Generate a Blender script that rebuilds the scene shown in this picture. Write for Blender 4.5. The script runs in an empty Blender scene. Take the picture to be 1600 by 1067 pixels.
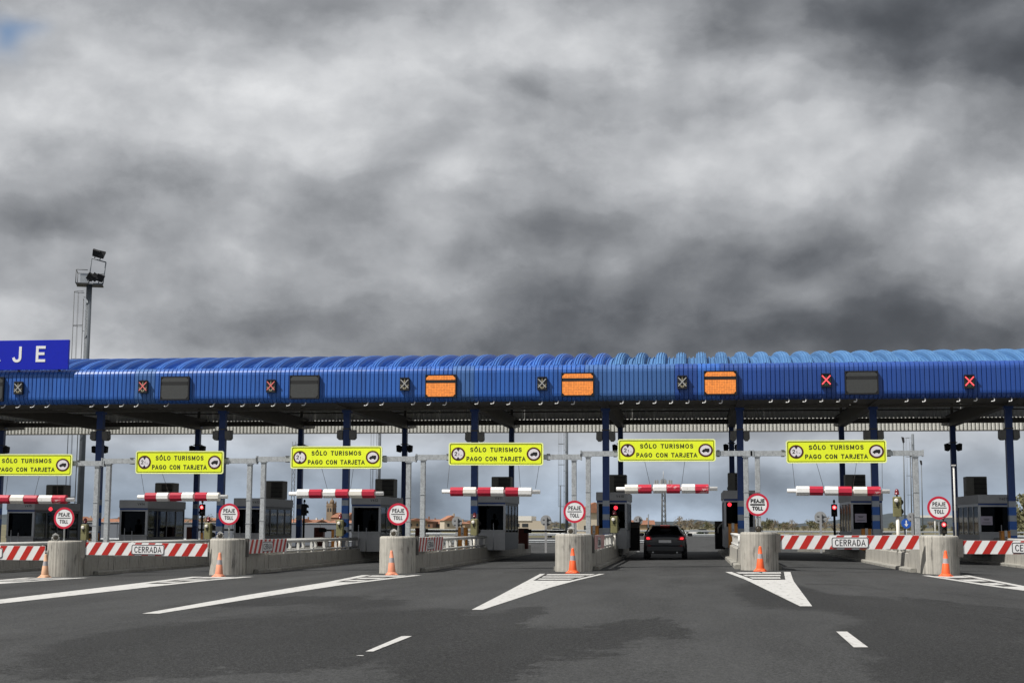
import bpy, bmesh, math, random
from mathutils import Vector, Matrix
R = math.radians
rnd = random.Random(7)
SC = bpy.context.scene
COL = SC.collection

# ------------------------------------------------------------------ camera
FPX, YAW, PIT, CAMH, ROLL = 2222.0, 0.1254, math.atan(288.5 / 2222.0), 1.37, 0.004
cam_d = bpy.data.cameras.new('camera')
cam_d.sensor_width = 36.0
cam_d.lens = 36.0 * FPX / 1600.0
cam_d.clip_start = 0.1
cam_d.clip_end = 20000
cam = bpy.data.objects.new('camera', cam_d)
COL.objects.link(cam)
cam.location = (0, 0, CAMH)
cam.rotation_mode = 'XYZ'
cam.matrix_world = Matrix.Translation((0, 0, CAMH)) @ Matrix.Rotation(YAW, 4, 'Z') @ Matrix.Rotation(math.pi / 2 + PIT, 4, 'X') @ Matrix.Rotation(ROLL, 4, 'Z')
SC.camera = cam

# ------------------------------------------------------------------ sun
SUN_EL, SUN_AZ = R(53), math.atan2(-0.57, -0.82)
sun_dir = Vector((math.cos(SUN_EL) * math.cos(SUN_AZ), math.cos(SUN_EL) * math.sin(SUN_AZ), math.sin(SUN_EL)))
sd = bpy.data.lights.new('sun', 'SUN')
sd.energy = 5.0
sd.angle = R(0.9)
sd.color = (1.0, 0.965, 0.91)
so = bpy.data.objects.new('sun', sd)
COL.objects.link(so)
so.rotation_euler = sun_dir.to_track_quat('Z', 'Y').to_euler()
so.location = sun_dir * 200

# ------------------------------------------------------------------ sky: blue behind a broken cloud deck
def build_world():
    w = bpy.data.worlds.new('World')
    SC.world = w
    w.use_nodes = True
    nt = w.node_tree
    N, L = nt.nodes, nt.links
    N.clear()
    def node(t, **k):
        n = N.new(t)
        for a, b in k.items(): setattr(n, a, b)
        return n
    def put(sock, v):
        if hasattr(v, 'is_linked') or hasattr(v, 'links'): L.new(v, sock)
        else: sock.default_value = v
    def M(op, a, b=0.0, c=0.0, clamp=False):
        n = node('ShaderNodeMath', operation=op, use_clamp=clamp)
        put(n.inputs[0], a); put(n.inputs[1], b); put(n.inputs[2], c)
        return n.outputs[0]
    def VM(op, a, b=(0, 0, 0), out=0):
        n = node('ShaderNodeVectorMath', operation=op)
        put(n.inputs[0], a); put(n.inputs[1], b)
        return n.outputs[out]
    def comb(x, y, z=0.0):
        n = node('ShaderNodeCombineXYZ')
        put(n.inputs[0], x); put(n.inputs[1], y); put(n.inputs[2], z)
        return n.outputs[0]
    def noise(vec, scale, detail=6.0, rough=0.55, dist=0.0, col=False):
        n = node('ShaderNodeTexNoise', noise_dimensions='3D')
        put(n.inputs['Vector'], vec)
        n.inputs['Scale'].default_value = scale
        n.inputs['Detail'].default_value = detail
        n.inputs['Roughness'].default_value = rough
        n.inputs['Distortion'].default_value = dist
        return n.outputs['Color' if col else 'Fac']
    tc = node('ShaderNodeTexCoord').outputs['Generated']
    d = VM('NORMALIZE', tc)
    sx = node('ShaderNodeSeparateXYZ'); L.new(d, sx.inputs[0])
    X, Y, Z = sx.outputs
    az = M('ARCTAN2', X, Y)
    el = M('ARCSINE', Z)
    # the deck in perspective: puffs flatten towards the horizon
    zz = M('ADD', M('MAXIMUM', Z, 0.0), 0.16)
    deck = comb(M('DIVIDE', X, zz), M('DIVIDE', Y, zz), M('MULTIPLY', Z, 1.5))
    ae = comb(az, M('MULTIPLY', el, 1.45), 3.7)
    warp = VM('SUBTRACT', noise(ae, 4.5, 4.0, 0.55, 0.0, True), (0.5, 0.5, 0.5))
    pos = VM('ADD', comb(az, el), VM('MULTIPLY', warp, (0.14, 0.095, 0)))
    blobs = [  # azimuth, elevation (degrees), half widths, weight: dark and bright masses of the deck
        (8.5, 19.8, 9.5, 3.4, -.33), (13.5, 16.5, 2.6, 2.2, -.22), (-7.0, 17.2, 3.0, 1.3, -.20),
        (-18.5, 13.2, 3.0, 1.2, -.14), (-25.0, 12.0, 4.5, 1.2, -.16), (-5.0, 11.8, 3.2, 1.1, -.15),
        (3.2, 11.1, 3.8, 1.2, -.24), (-2.0, 7.6, 13.0, 1.4, -.32), (-17.5, 8.5, 4.0, .7, -.16),
        (10.0, 7.3, 7.5, 1.7, -.22), (0.0, 9.3, 12.0, 1.5, -.10), (-15.0, 20.5, 4.0, 1.0, -.06),
        (-26.0, 21.5, 5.0, 1.2, -.10),
        (-6.5, 20.5, 4.4, 2.0, .14), (-13.2, 14.2, 1.8, 1.1, .15), (-18.0, 16.6, 7.5, 2.0, .15),
        (-9.5, 14.8, 3.5, 1.5, .10), (5.0, 14.7, 8.0, 1.6, .12), (-16.5, 6.9, 3.6, .40, .22),
        (0.0, 14.5, 6.0, 1.4, .08), (-25.0, 8.0, 3.5, 1.4, .04), (-13.0, 10.0, 4.0, .9, .03),
        (-12.0, 3.5, 3.0, .8, .15), (4.5, 2.7, 4.0, .8, .11), (-20.0, 2.9, 3.5, .7, .10), (-4.0, 2.9, 2.5, .7, .09), (11.0, 3.2, 3.0, .9, .08), (-8.0, 5.0, 22.0, .8, -.06), (-6.0, 1.6, 25.0, 1.2, -.03),
    ]
    acc = None
    for a, e, wx, wy, k in blobs:
        q = VM('MULTIPLY', VM('SUBTRACT', pos, (R(a), R(e), 0)), (1 / R(wx), 1 / R(wy), 0))
        g = M('POWER', 0.3679, VM('DOT_PRODUCT', q, q, 1))
        acc = M('MULTIPLY_ADD', g, k, acc if acc is not None else 0.675)
    aw = VM('ADD', ae, VM('MULTIPLY', warp, (0.04, 0.05, 0.0)))
    n2 = noise(aw, 7.5, 8.0, 0.62)
    n3 = noise(aw, 6.0, 4.0, 0.48)
    n3b = noise(VM('ADD', aw, (-0.014, 0.030, 0.0)), 6.0, 3.0, 0.46)
    S = M('MULTIPLY_ADD', M('SUBTRACT', n2, 0.5), 0.44, acc)
    S = M('MULTIPLY_ADD', M('SUBTRACT', n3, n3b), 0.30, S)
    # banks stand one before the other: brightness climbs in soft steps, so that each bank has an edge
    steps = node('ShaderNodeValToRGB'); L.new(S, steps.inputs[0])
    cs = steps.color_ramp; cs.interpolation = 'EASE'
    stops = ((.24, .29), (.39, .39), (.46, .475), (.53, .53), (.60, .61), (.66, .66), (.735, .74), (.80, .785), (.90, .86))
    cs.elements[0].position, cs.elements[0].color = stops[0][0], (stops[0][1],) * 3 + (1,)
    cs.elements[1].position, cs.elements[1].color = stops[-1][0], (stops[-1][1],) * 3 + (1,)
    for p_, v_ in stops[1:-1]: e_ = cs.elements.new(p_); e_.color = (v_, v_, v_, 1)
    V = M('MULTIPLY_ADD', M('SUBTRACT', n3, n3b), 0.60, M('MULTIPLY_ADD', S, 0.22, M('MULTIPLY', steps.outputs[0], 0.78)))
    V = M('MULTIPLY_ADD', V, 0.86, 0.082)
    n5 = noise(aw, 22.0, 5.0, 0.6)
    V = M('MULTIPLY_ADD', M('SUBTRACT', n5, 0.5), 0.13, V)
    V = M('SMOOTH_MIN', M('SMOOTH_MAX', V, 0.31, 0.16), 0.92, 0.12)
    lin = M('POWER', V, 2.25)
    ramp = node('ShaderNodeValToRGB')
    L.new(V, ramp.inputs[0])
    cr = ramp.color_ramp
    cr.elements[0].position = 0.25; cr.elements[0].color = (0.91, 1.0, 1.16, 1)
    cr.elements[1].position = 0.85; cr.elements[1].color = (0.985, 1.0, 1.02, 1)
    e = cr.elements.new(0.5); e.color = (0.955, 1.0, 1.075, 1)
    # low air: bluer, even
    low = node('ShaderNodeMapRange', interpolation_type='SMOOTHSTEP')
    put(low.inputs['Value'], el)
    low.inputs['From Min'].default_value = R(5.0); low.inputs['From Max'].default_value = R(0.5)
    low.inputs['To Min'].default_value = 0.0; low.inputs['To Max'].default_value = 1.0
    tint = node('ShaderNodeMix', data_type='RGBA', blend_type='MIX')
    put(tint.inputs[0], low.outputs[0]); L.new(ramp.outputs[0], tint.inputs[6]); tint.inputs[7].default_value = (0.83, 0.99, 1.2, 1)
    cloud = VM('SCALE', tint.outputs[2]); cn = cloud.node
    L.new(M('MULTIPLY', lin, 10.0), cn.inputs['Scale'])
    sky = node('ShaderNodeTexSky', sky_type='NISHITA')
    sky.sun_disc = False
    sky.sun_elevation = SUN_EL
    sky.sun_rotation = math.atan2(sun_dir.x, sun_dir.y)
    # gaps
    hole = M('POWER', 0.3679, VM('DOT_PRODUCT', VM('MULTIPLY', VM('SUBTRACT', pos, (R(-26.6), R(18.0), 0)), (1 / R(.8), 1 / R(.45), 0)), VM('MULTIPLY', VM('SUBTRACT', pos, (R(-26.6), R(18.0), 0)), (1 / R(.8), 1 / R(.45), 0)), 1))
    gap = M('SMOOTH_MAX', hole, M('MULTIPLY', M('SUBTRACT', noise(deck, 0.8, 3.0, 0.55), 0.69), 9.0), 0.05)
    gap = M('MULTIPLY', gap, 0.9, clamp=True)
    mix = node('ShaderNodeMix', data_type='RGBA')
    put(mix.inputs[0], gap); L.new(cn.outputs[0], mix.inputs[6]); L.new(sky.outputs[0], mix.inputs[7])
    bg = node('ShaderNodeBackground')
    L.new(mix.outputs[2], bg.inputs[0])
    bg.inputs[1].default_value = 0.10
    out = node('ShaderNodeOutputWorld')
    L.new(bg.outputs[0], out.inputs[0])
build_world()
SC.view_settings.view_transform = 'Standard'
SC.view_settings.look = 'None'
SC.view_settings.gamma = 1.0
SC.view_settings.use_curve_mapping = False
SC.view_settings.exposure = 0.12

# ------------------------------------------------------------------ helpers
CF, SF, CP_, SP_ = math.cos(YAW), math.sin(YAW), math.cos(PIT), math.sin(PIT)
CR_, SR_ = math.cos(ROLL), math.sin(ROLL)
def ray(px, py):
    """direction through a pixel of the 1600 px wide photograph"""
    mx, my = (px - 800) / FPX, (533.5 - py) / FPX
    a, b = mx * CR_ - my * SR_, mx * SR_ + my * CR_
    fw, up = CP_ - b * SP_, SP_ + b * CP_
    return Vector((a * CF - fw * SF, a * SF + fw * CF, up))
def at(px, py, Y):
    d = ray(px, py)
    return Vector((0, 0, CAMH)) + d * (Y / d.y)
def crown(x):
    """cross fall of the plaza: highest along the lane of the black car"""
    a = min(abs(x - 2.0), 44.0)
    return 0.055 - 0.0175 * (math.sqrt(a * a + 1.0) - 1.0)
def ground(px, py, lift=0.0):
    d = ray(px, py)
    p = Vector((0, 0, 0))
    z = 0.0
    for _ in range(12):
        t = (z + lift - CAMH) / d.z
        p = Vector((0, 0, CAMH)) + d * t
        z = crown(p.x)
    return Vector((p.x, p.y, z + lift))

class MB:
    """collects simple solids; build() links them as ONE mesh object"""
    def __init__(s): s.v, s.f, s.m, s.i, s.sm = [], [], [], 0, []
    def face(s, idx, smooth=False): s.f.append(idx); s.m.append(s.i); s.sm.append(smooth)
    def add(s, verts, faces, smooth=False):
        o = len(s.v); s.v += [tuple(p) for p in verts]
        for f in faces: s.face([o + k for k in f], smooth)
        return s
    def box(s, x0, x1, y0, y1, z0, z1):
        v = [(x, y, z) for z in (z0, z1) for y in (y0, y1) for x in (x0, x1)]
        return s.add(v, [(0, 2, 3, 1), (4, 5, 7, 6), (0, 1, 5, 4), (2, 6, 7, 3), (0, 4, 6, 2), (1, 3, 7, 5)])
    def bbox(s, x0, x1, y0, y1, z0, z1, c=0.02):
        """box with chamfered vertical and top edges"""
        def ring(d, z): return [(x0 + d + (c if k in (0, 3) else 0) * 0, y0 + d, z) for k in ()]
        def oct8(d, z):
            a0, a1, b0, b1 = x0 + d, x1 - d, y0 + d, y1 - d
            return [(a0 + c, b0, z), (a1 - c, b0, z), (a1, b0 + c, z), (a1, b1 - c, z), (a1 - c, b1, z), (a0 + c, b1, z), (a0, b1 - c, z), (a0, b0 + c, z)]
        return s.loft([oct8(0, z0), oct8(0, z1 - c), oct8(c, z1)], cap=True)
    def loft(s, rings, cap=False, closed=True, smooth=False):
        n = len(rings[0]); o = len(s.v)
        for r in rings: s.v += [tuple(p) for p in r]
        for a in range(len(rings) - 1):
            for k in range(n if closed else n - 1):
                k2 = (k + 1) % n
                s.face([o + a * n + k, o + a * n + k2, o + (a + 1) * n + k2, o + (a + 1) * n + k], smooth)
        if cap:
            s.face([o + k for k in reversed(range(n))]); q = o + (len(rings) - 1) * n
            s.face([q + k for k in range(n)])
        return s
    def tube(s, a, b, r, n=8, r2=None, cap=True, smooth=True):
        a, b = Vector(a), Vector(b); d = b - a
        q = d.to_track_quat('Z', 'Y'); r2 = r if r2 is None else r2
        u, w = q @ Vector((1, 0, 0)), q @ Vector((0, 1, 0))
        R0 = [a + (u * math.cos(2 * math.pi * k / n) + w * math.sin(2 * math.pi * k / n)) * r for k in range(n)]
        R1 = [b + (u * math.cos(2 * math.pi * k / n) + w * math.sin(2 * math.pi * k / n)) * r2 for k in range(n)]
        return s.loft([R0, R1], cap, True, smooth)
    def path(s, pts, r, n=6):
        for a, b in zip(pts, pts[1:]): s.tube(a, b, r, n)
        return s
    def lathe(s, prof, n=24, axis='Z', smooth=True, c=(0, 0, 0), cap=True):
        rings = []
        for r, h in prof:
            ring = []
            for k in range(n):
                t = 2 * math.pi * k / n; x, y = r * math.cos(t), r * math.sin(t)
                ring.append((c[0] + x, c[1] + y, c[2] + h) if axis == 'Z' else (c[0] + x, c[1] - h, c[2] + y) if axis == 'Y' else (c[0] + h, c[1] + x, c[2] + y))
            rings.append(ring)
        return s.loft(rings, cap, True, smooth)
    def prism(s, poly, y0, y1):
        """polygon in X,Z (counter-clockwise seen from -Y) from y0 (front) to y1 (back)"""
        n = len(poly); o = len(s.v)
        s.v += [(p[0], y0, p[1]) for p in poly] + [(p[0], y1, p[1]) for p in poly]
        s.face([o + k for k in range(n)]); s.face([o + n + k for k in reversed(range(n))])
        for k in range(n):
            k2 = (k + 1) % n; s.face([o + k2, o + k, o + n + k, o + n + k2])
        return s
    def mesh(s, name, mats):
        me = bpy.data.meshes.new(name)
        me.from_pydata(s.v, [], s.f)
        for m in (mats if isinstance(mats, (list, tuple)) else [mats]): me.materials.append(m)
        me.polygons.foreach_set('material_index', s.m)
        me.polygons.foreach_set('use_smooth', s.sm)
        me.update()
        return me
    def build(s, name, mats, parent=None, loc=(0, 0, 0)):
        return link(name, s.mesh(name, mats), parent, loc)
def link(name, data, parent=None, loc=(0, 0, 0)):
    o = bpy.data.objects.new(name, data); COL.objects.link(o)
    o.location = loc
    if parent is not None: o.parent = parent
    return o
def tag(o, label, cat, group=None):
    o['label'] = label; o['category'] = cat
    if group: o['group'] = group
    return o
def thing(name, label, cat, loc=(0, 0, 0), rz=0.0, group=None):
    o = link(name, None, None, loc); o.empty_display_size = 0.2
    o.rotation_euler = (0, 0, rz)
    return tag(o, label, cat, group)
def struct(o): o['kind'] = 'structure'; return o
def kids(o): return [c for c in bpy.data.objects if c.parent == o]
def dup(root, loc, label, group=None, rz=None, parent=None, top=True):
    c = root.copy(); COL.objects.link(c)
    if top:
        c.location = loc; c['label'] = label
        if rz is not None: c.rotation_euler = (0, 0, rz)
        if group: c['group'] = group
    else: c.parent = parent
    for ch in TREE.get(root.name, None) or root.children: dup(ch, None, None, parent=c, top=False)
    return c
TREE = {}
def remat(o, m, k=0):
    o.material_slots[k].link = 'OBJECT'; o.material_slots[k].material = m

_text = {}
def _arc(cx, cy, rx, ry, a0, a1, n=9):
    return [(cx + rx * math.cos(R(a0 + (a1 - a0) * k / n)), cy + ry * math.sin(R(a0 + (a1 - a0) * k / n))) for k in range(n + 1)]
GLYPH = {   # road-sign capitals: (advance width, strokes on a unit cap height)
    'S': (.60, [_arc(.30, .735, .25, .235, 25, 270) + _arc(.30, .255, .26, .245, 90, -155)[1:]]),
    'O': (.76, [_arc(.38, .5, .33, .5, 0, 360, 24)]), '0': (.62, [_arc(.31, .5, .26, .5, 0, 360, 20)]),
    'Ó': (.76, [_arc(.38, .5, .33, .5, 0, 360, 24), [(.34, 1.14), (.47, 1.32)]]),
    'C': (.68, [_arc(.38, .5, .33, .5, 42, 318, 18)]),
    'G': (.74, [_arc(.38, .5, .33, .5, 42, 330, 18) + [(.68, .44), (.42, .44)]]),
    'L': (.52, [[(.08, 1), (.08, 0), (.50, 0)]]), 'T': (.60, [[(.0, 1), (.60, 1)], [(.30, 1), (.30, 0)]]),
    'U': (.68, [[(.07, 1), (.07, .28)] + _arc(.34, .28, .27, .28, 180, 360)[1:] + [(.61, 1)]]),
    'R': (.64, [[(.08, 0), (.08, 1)], [(.08, 1), (.34, 1)] + _arc(.34, .76, .24, .24, 90, -90)[1:] + [(.08, .52)], [(.34, .52), (.60, 0)]]),
    'P': (.60, [[(.08, 0), (.08, 1)], [(.08, 1), (.34, 1)] + _arc(.34, .74, .24, .26, 90, -90)[1:] + [(.08, .48)]]),
    'I': (.20, [[(.10, 0), (.10, 1)]]), 'M': (.84, [[(.08, 0), (.08, 1)], [(.08, 1), (.42, .18), (.76, 1)], [(.76, 1), (.76, 0)]]),
    'A': (.72, [[(.02, 0), (.36, 1), (.70, 0)], [(.14, .32), (.58, .32)]]), 'N': (.68, [[(.08, 0), (.08, 1)], [(.08, 1), (.60, 0)], [(.60, 0), (.60, 1)]]),
    'J': (.48, [[(.40, 1), (.40, .24)] + _arc(.19, .24, .21, .24, 0, -165)[1:]]),
    'E': (.54, [[(.52, 1), (.08, 1), (.08, 0), (.52, 0)], [(.08, .52), (.46, .52)]]),
    'D': (.68, [[(.08, 0), (.08, 1), (.30, 1)] + _arc(.30, .5, .32, .5, 90, -90, 14)[1:] + [(.08, 0)]]),
    'V': (.68, [[(.02, 1), (.34, 0), (.66, 1)]]),
    '1': (.34, [[(.04, .80), (.22, 1), (.22, 0)]]), '2': (.58, [_arc(.29, .73, .24, .27, 165, -30, 12) + [(.05, 0), (.56, 0)]]),
    '3': (.58, [_arc(.28, .76, .22, .24, 150, -90, 12) + _arc(.28, .26, .25, .26, 90, -150, 12)[1:]]),
    '4': (.60, [[(.42, 0), (.42, 1), (.03, .28), (.58, .28)]]), '5': (.58, [[(.50, 1), (.12, 1), (.08, .56)] + _arc(.28, .31, .25, .31, 120, -150, 12)]),
    '7': (.54, [[(.02, 1), (.52, 1), (.18, 0)]]), '8': (.60, [_arc(.30, .76, .21, .24, 270, -90, 16), _arc(.30, .26, .25, .26, 90, -270, 16)]),
    '9': (.60, [_arc(.30, .70, .24, .30, 0, 360, 16), [(.54, .70), (.50, .3), (.26, 0)]]),
    'm': (.9, [[(.08, 0), (.08, 1)], [(.08, .7), (.3, 1), (.46, .8), (.46, 0)], [(.46, .7), (.66, 1), (.84, .8), (.84, 0)]]), ' ': (.42, []),
}
def text_mesh(txt, mat, width, height, depth=0.004, bold=0.0, space=1.0):
    """lettering cut from strokes, facing -Y, centred; height is the cap height"""
    key = (txt, mat.name, width, height, bold, space)
    if key in _text: return _text[key]
    gap = .24 * space; x = 0; strokes = []
    for ch in txt:
        w, st = GLYPH[ch]
        strokes += [[(px + x, py) for px, py in q] for q in st]
        x += w + gap
    total = x - gap; t = (.135 + bold) * height / 2
    sx = (width - 2 * t) / total; sy = height - 2 * t
    m = MB()
    for si, q in enumerate(strokes):
        P = [Vector(((px - total / 2) * sx, (py - .5) * sy)) for px, py in q]
        closed = (P[0] - P[-1]).length < 1e-4
        if closed: P = P[:-1]
        n = len(P); rings = []; f0 = -.00025 * (si % 4)
        for k in range(n):
            a = P[k - 1] if (k > 0 or closed) else None
            b = P[(k + 1) % n] if (k < n - 1 or closed) else None
            d1 = (P[k] - a).normalized() if a is not None else None
            d2 = (b - P[k]).normalized() if b is not None else None
            p = P[k].copy()
            if d1 is None: p = p - d2 * t * (0 if closed else .9); d = d2; sc = 1
            elif d2 is None: p = p + d1 * t * .9; d = d1; sc = 1
            else:
                d = (d1 + d2); d = d.normalized() if d.length > 1e-4 else d1
                sc = min(1 / max(math.sqrt(max((1 + d1.dot(d2)) / 2, 0)), .4), 1.9)
            nn = Vector((-d.y, d.x)) * t * sc
            l, r = p + nn, p - nn
            rings.append([(l.x, f0, l.y), (r.x, f0, r.y), (r.x, depth, r.y), (l.x, depth, l.y)])
        if closed: rings.append(rings[0])
        m.loft(rings, cap=not closed)
    me = m.mesh('lettering', mat)
    _text[key] = me
    return me

# ------------------------------------------------------------------ materials (all node based)
MATS = {}
def mat(name, col, rough=0.6, metal=0.0, var=0.12, scale=6.0, spec=0.4, bump=0.0, bscale=60.0, rand=0.0, dirt=None, emit=None, coat=0.0, stretch=(1, 1, 1)):
    m = bpy.data.materials.new(name); m.use_nodes = True; MATS[name] = m
    nt = m.node_tree; N, L = nt.nodes, nt.links
    b = N['Principled BSDF']
    b.inputs['Roughness'].default_value = rough; b.inputs['Metallic'].default_value = metal
    b.inputs['Specular IOR Level'].default_value = spec; b.inputs['Coat Weight'].default_value = coat
    tc = N.new('ShaderNodeTexCoord'); mp = N.new('ShaderNodeMapping'); mp.inputs['Scale'].default_value = stretch
    L.new(tc.outputs['Object'], mp.inputs[0]); vec = mp.outputs[0]
    nz = N.new('ShaderNodeTexNoise'); nz.inputs['Scale'].default_value = scale; nz.inputs['Detail'].default_value = 5
    nz.inputs['Roughness'].default_value = 0.62; L.new(vec, nz.inputs['Vector'])
    r = N.new('ShaderNodeMapRange'); L.new(nz.outputs['Fac'], r.inputs['Value'])
    r.inputs['From Min'].default_value = 0.25; r.inputs['From Max'].default_value = 0.75
    r.inputs['To Min'].default_value = 1 - var; r.inputs['To Max'].default_value = 1 + var
    fac = r.outputs[0]
    if rand:
        oi = N.new('ShaderNodeObjectInfo'); r2 = N.new('ShaderNodeMapRange'); L.new(oi.outputs['Random'], r2.inputs['Value'])
        r2.inputs['To Min'].default_value = 1 - rand; r2.inputs['To Max'].default_value = 1 + rand
        mu = N.new('ShaderNodeMath'); mu.operation = 'MULTIPLY'; L.new(fac, mu.inputs[0]); L.new(r2.outputs[0], mu.inputs[1]); fac = mu.outputs[0]
    vs = N.new('ShaderNodeVectorMath'); vs.operation = 'SCALE'; vs.inputs[0].default_value = col[:3]; L.new(fac, vs.inputs['Scale'])
    out = vs.outputs[0]
    if dirt:   # (colour, threshold, scale, stretch): weathered patches with soft ragged edges
        dc, th, dsn, dst = dirt
        m2 = N.new('ShaderNodeMapping'); m2.inputs['Scale'].default_value = dst; L.new(tc.outputs['Object'], m2.inputs[0])
        n2 = N.new('ShaderNodeTexNoise'); n2.inputs['Scale'].default_value = dsn; n2.inputs['Detail'].default_value = 6; n2.inputs['Roughness'].default_value = 0.65
        L.new(m2.outputs[0], n2.inputs['Vector'])
        r3 = N.new('ShaderNodeMapRange'); r3.interpolation_type = 'SMOOTHSTEP'; L.new(n2.outputs['Fac'], r3.inputs['Value'])
        r3.inputs['From Min'].default_value = th; r3.inputs['From Max'].default_value = th + 0.16
        r3.inputs['To Max'].default_value = 0.8
        mx = N.new('ShaderNodeMix'); mx.data_type = 'RGBA'; L.new(r3.outputs[0], mx.inputs[0]); L.new(out, mx.inputs[6]); mx.inputs[7].default_value = (*dc, 1)
        out = mx.outputs[2]
    L.new(out, b.inputs['Base Color'])
    if bump:
        n3 = N.new('ShaderNodeTexNoise'); n3.inputs['Scale'].default_value = bscale; n3.inputs['Detail'].default_value = 3; L.new(vec, n3.inputs['Vector'])
        bp = N.new('ShaderNodeBump'); bp.inputs['Strength'].default_value = bump; bp.inputs['Distance'].default_value = 0.01
        L.new(n3.outputs['Fac'], bp.inputs['Height']); L.new(bp.outputs[0], b.inputs['Normal'])
    if emit:
        b.inputs['Emission Color'].default_value = (*emit[0], 1); b.inputs['Emission Strength'].default_value = emit[1]
    return m

concrete = mat('concrete', (0.34, 0.325, 0.29), 0.88, var=0.16, scale=5, bump=0.35, bscale=40, dirt=((0.13, 0.125, 0.115), 0.52, 2.2, (2.5, 2.5, 0.35)))
def plank_concrete():
    """board-marked concrete: vertical form boards, streaks and a few dark scrapes"""
    m = mat('board_marked_concrete', (0.41, 0.39, 0.345), 0.88, var=0.14, scale=4, bump=0.3, bscale=30, rand=0.12, dirt=((0.10, 0.095, 0.088), 0.52, 2.6, (2.8, 2.8, 0.45)))
    nt = m.node_tree; N, L = nt.nodes, nt.links; b = N['Principled BSDF']
    tc = N.new('ShaderNodeTexCoord'); sx = N.new('ShaderNodeSeparateXYZ'); L.new(tc.outputs['Object'], sx.inputs[0])
    an = N.new('ShaderNodeMath'); an.operation = 'ARCTAN2'; L.new(sx.outputs[1], an.inputs[0]); L.new(sx.outputs[0], an.inputs[1])
    wn = N.new('ShaderNodeTexNoise'); wn.noise_dimensions = '1D'; wn.inputs['Scale'].default_value = 9.0; wn.inputs['Detail'].default_value = 3; L.new(an.outputs[0], wn.inputs['W'])
    r = N.new('ShaderNodeMapRange'); L.new(wn.outputs['Fac'], r.inputs['Value']); r.inputs['From Min'].default_value = .3; r.inputs['From Max'].default_value = .7
    r.inputs['To Min'].default_value = 0.74; r.inputs['To Max'].default_value = 1.14
    src = b.inputs['Base Color'].links[0].from_socket
    vs = N.new('ShaderNodeVectorMath'); vs.operation = 'SCALE'; L.new(src, vs.inputs[0]); L.new(r.outputs[0], vs.inputs['Scale'])
    L.new(vs.outputs[0], b.inputs['Base Color'])
    return m
bullnose_c = plank_concrete()
kerb_c = mat('kerb_concrete', (0.28, 0.27, 0.24), 0.9, var=0.2, scale=7, bump=0.3, rand=0.12, dirt=((0.10, 0.095, 0.09), 0.55, 3.0, (1, 1, 1)))
blue = mat('blue_sheet', (0.028, 0.118, 0.43), 0.42, var=0.08, scale=1.2, spec=0.5, rand=0.10, stretch=(1, 1, .4), dirt=((0.020, 0.072, 0.27), 0.50, 1.6, (5, 1, .30)))
blue_deep = mat('deep_blue_sheet', (0.017, 0.064, 0.28), 0.45, var=0.08, scale=1.2, spec=0.5, rand=0.14, stretch=(1, 1, .4), dirt=((0.030, 0.085, 0.30), 0.52, 1.6, (5, 1, .30)))
blue_steel = mat('faded_blue_sheet', (0.055, 0.145, 0.38), 0.5, var=0.08, scale=1.2, spec=0.4, rand=0.12, stretch=(1, 1, .4), dirt=((0.035, 0.10, 0.29), 0.52, 1.6, (5, 1, .30)))
roof_blue = mat('blue_roof_sheet', (0.034, 0.135, 0.44), 0.45, var=0.10, scale=1.0, spec=0.45, rand=0.13, dirt=((0.03, 0.09, 0.28), 0.54, 1.3, (3, .5, 1)))
roof_pale = mat('bleached_roof_sheet', (0.064, 0.168, 0.35), 0.66, var=0.12, scale=1.0, spec=0.35, rand=0.12, dirt=((0.10, 0.24, 0.45), 0.55, 1.1, (3, .4, 1)))
navy = mat('navy_column_paint', (0.018, 0.048, 0.18), 0.45, var=0.12, spec=0.4)
band_grey = mat('pale_band_paint', (0.30, 0.33, 0.37), 0.55)
band_blue = mat('blue_band_paint', (0.025, 0.10, 0.36), 0.5)
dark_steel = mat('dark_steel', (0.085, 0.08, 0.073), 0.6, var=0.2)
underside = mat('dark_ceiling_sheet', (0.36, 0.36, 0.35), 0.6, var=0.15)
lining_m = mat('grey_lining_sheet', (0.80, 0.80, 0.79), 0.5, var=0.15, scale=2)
galv = mat('galvanised_steel', (0.44, 0.46, 0.47), 0.5, metal=0.35, var=0.25, scale=18, spec=0.5, dirt=((0.30, 0.31, 0.32), 0.52, 9, (1, 1, .6)))
white_p = mat('white_paint', (0.80, 0.79, 0.77), 0.5, var=0.05, dirt=((0.45, 0.43, 0.39), 0.60, 4, (1, 1, 1)))
cream_p = mat('cream_paint', (0.74, 0.71, 0.64), 0.55, var=0.06)
red_p = mat('red_paint', (0.42, 0.020, 0.045), 0.42, var=0.12, rand=0.14)
red_worn = mat('chipped_red_paint', (0.46, 0.02, 0.045), 0.5, var=0.12, dirt=((0.74, 0.70, 0.68), 0.56, 5.0, (1, 1, 1)))
stripe_red = mat('reflective_red', (0.46, 0.022, 0.016), 0.45, var=0.10, rand=0.10)
stripe_white = mat('reflective_white', (0.78, 0.78, 0.77), 0.45, var=0.05, dirt=((0.55, 0.54, 0.52), 0.64, 4, (1, 1, 1)))
yellow = mat('fluorescent_yellow', (0.84, 0.95, 0.035), 0.45, var=0.06, scale=2, spec=0.3, rand=.05, dirt=((0.60, 0.66, 0.08), 0.60, 2.2, (3, 1, .5)))
yellow_edge = mat('pale_yellow_edge', (0.85, 0.90, 0.45), 0.5, var=0.03)
black = mat('black_print', (0.012, 0.012, 0.014), 0.55, var=0.1)
maroon = mat('dark_red_print', (0.075, 0.014, 0.010), 0.5, var=0.08)
pale = mat('pale_disc', (0.76, 0.72, 0.75), 0.5, var=0.03)
sign_red = mat('sign_red', (0.56, 0.020, 0.050), 0.42, var=0.05)
sign_white = mat('sign_white', (0.80, 0.80, 0.80), 0.45, var=0.03)
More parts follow.
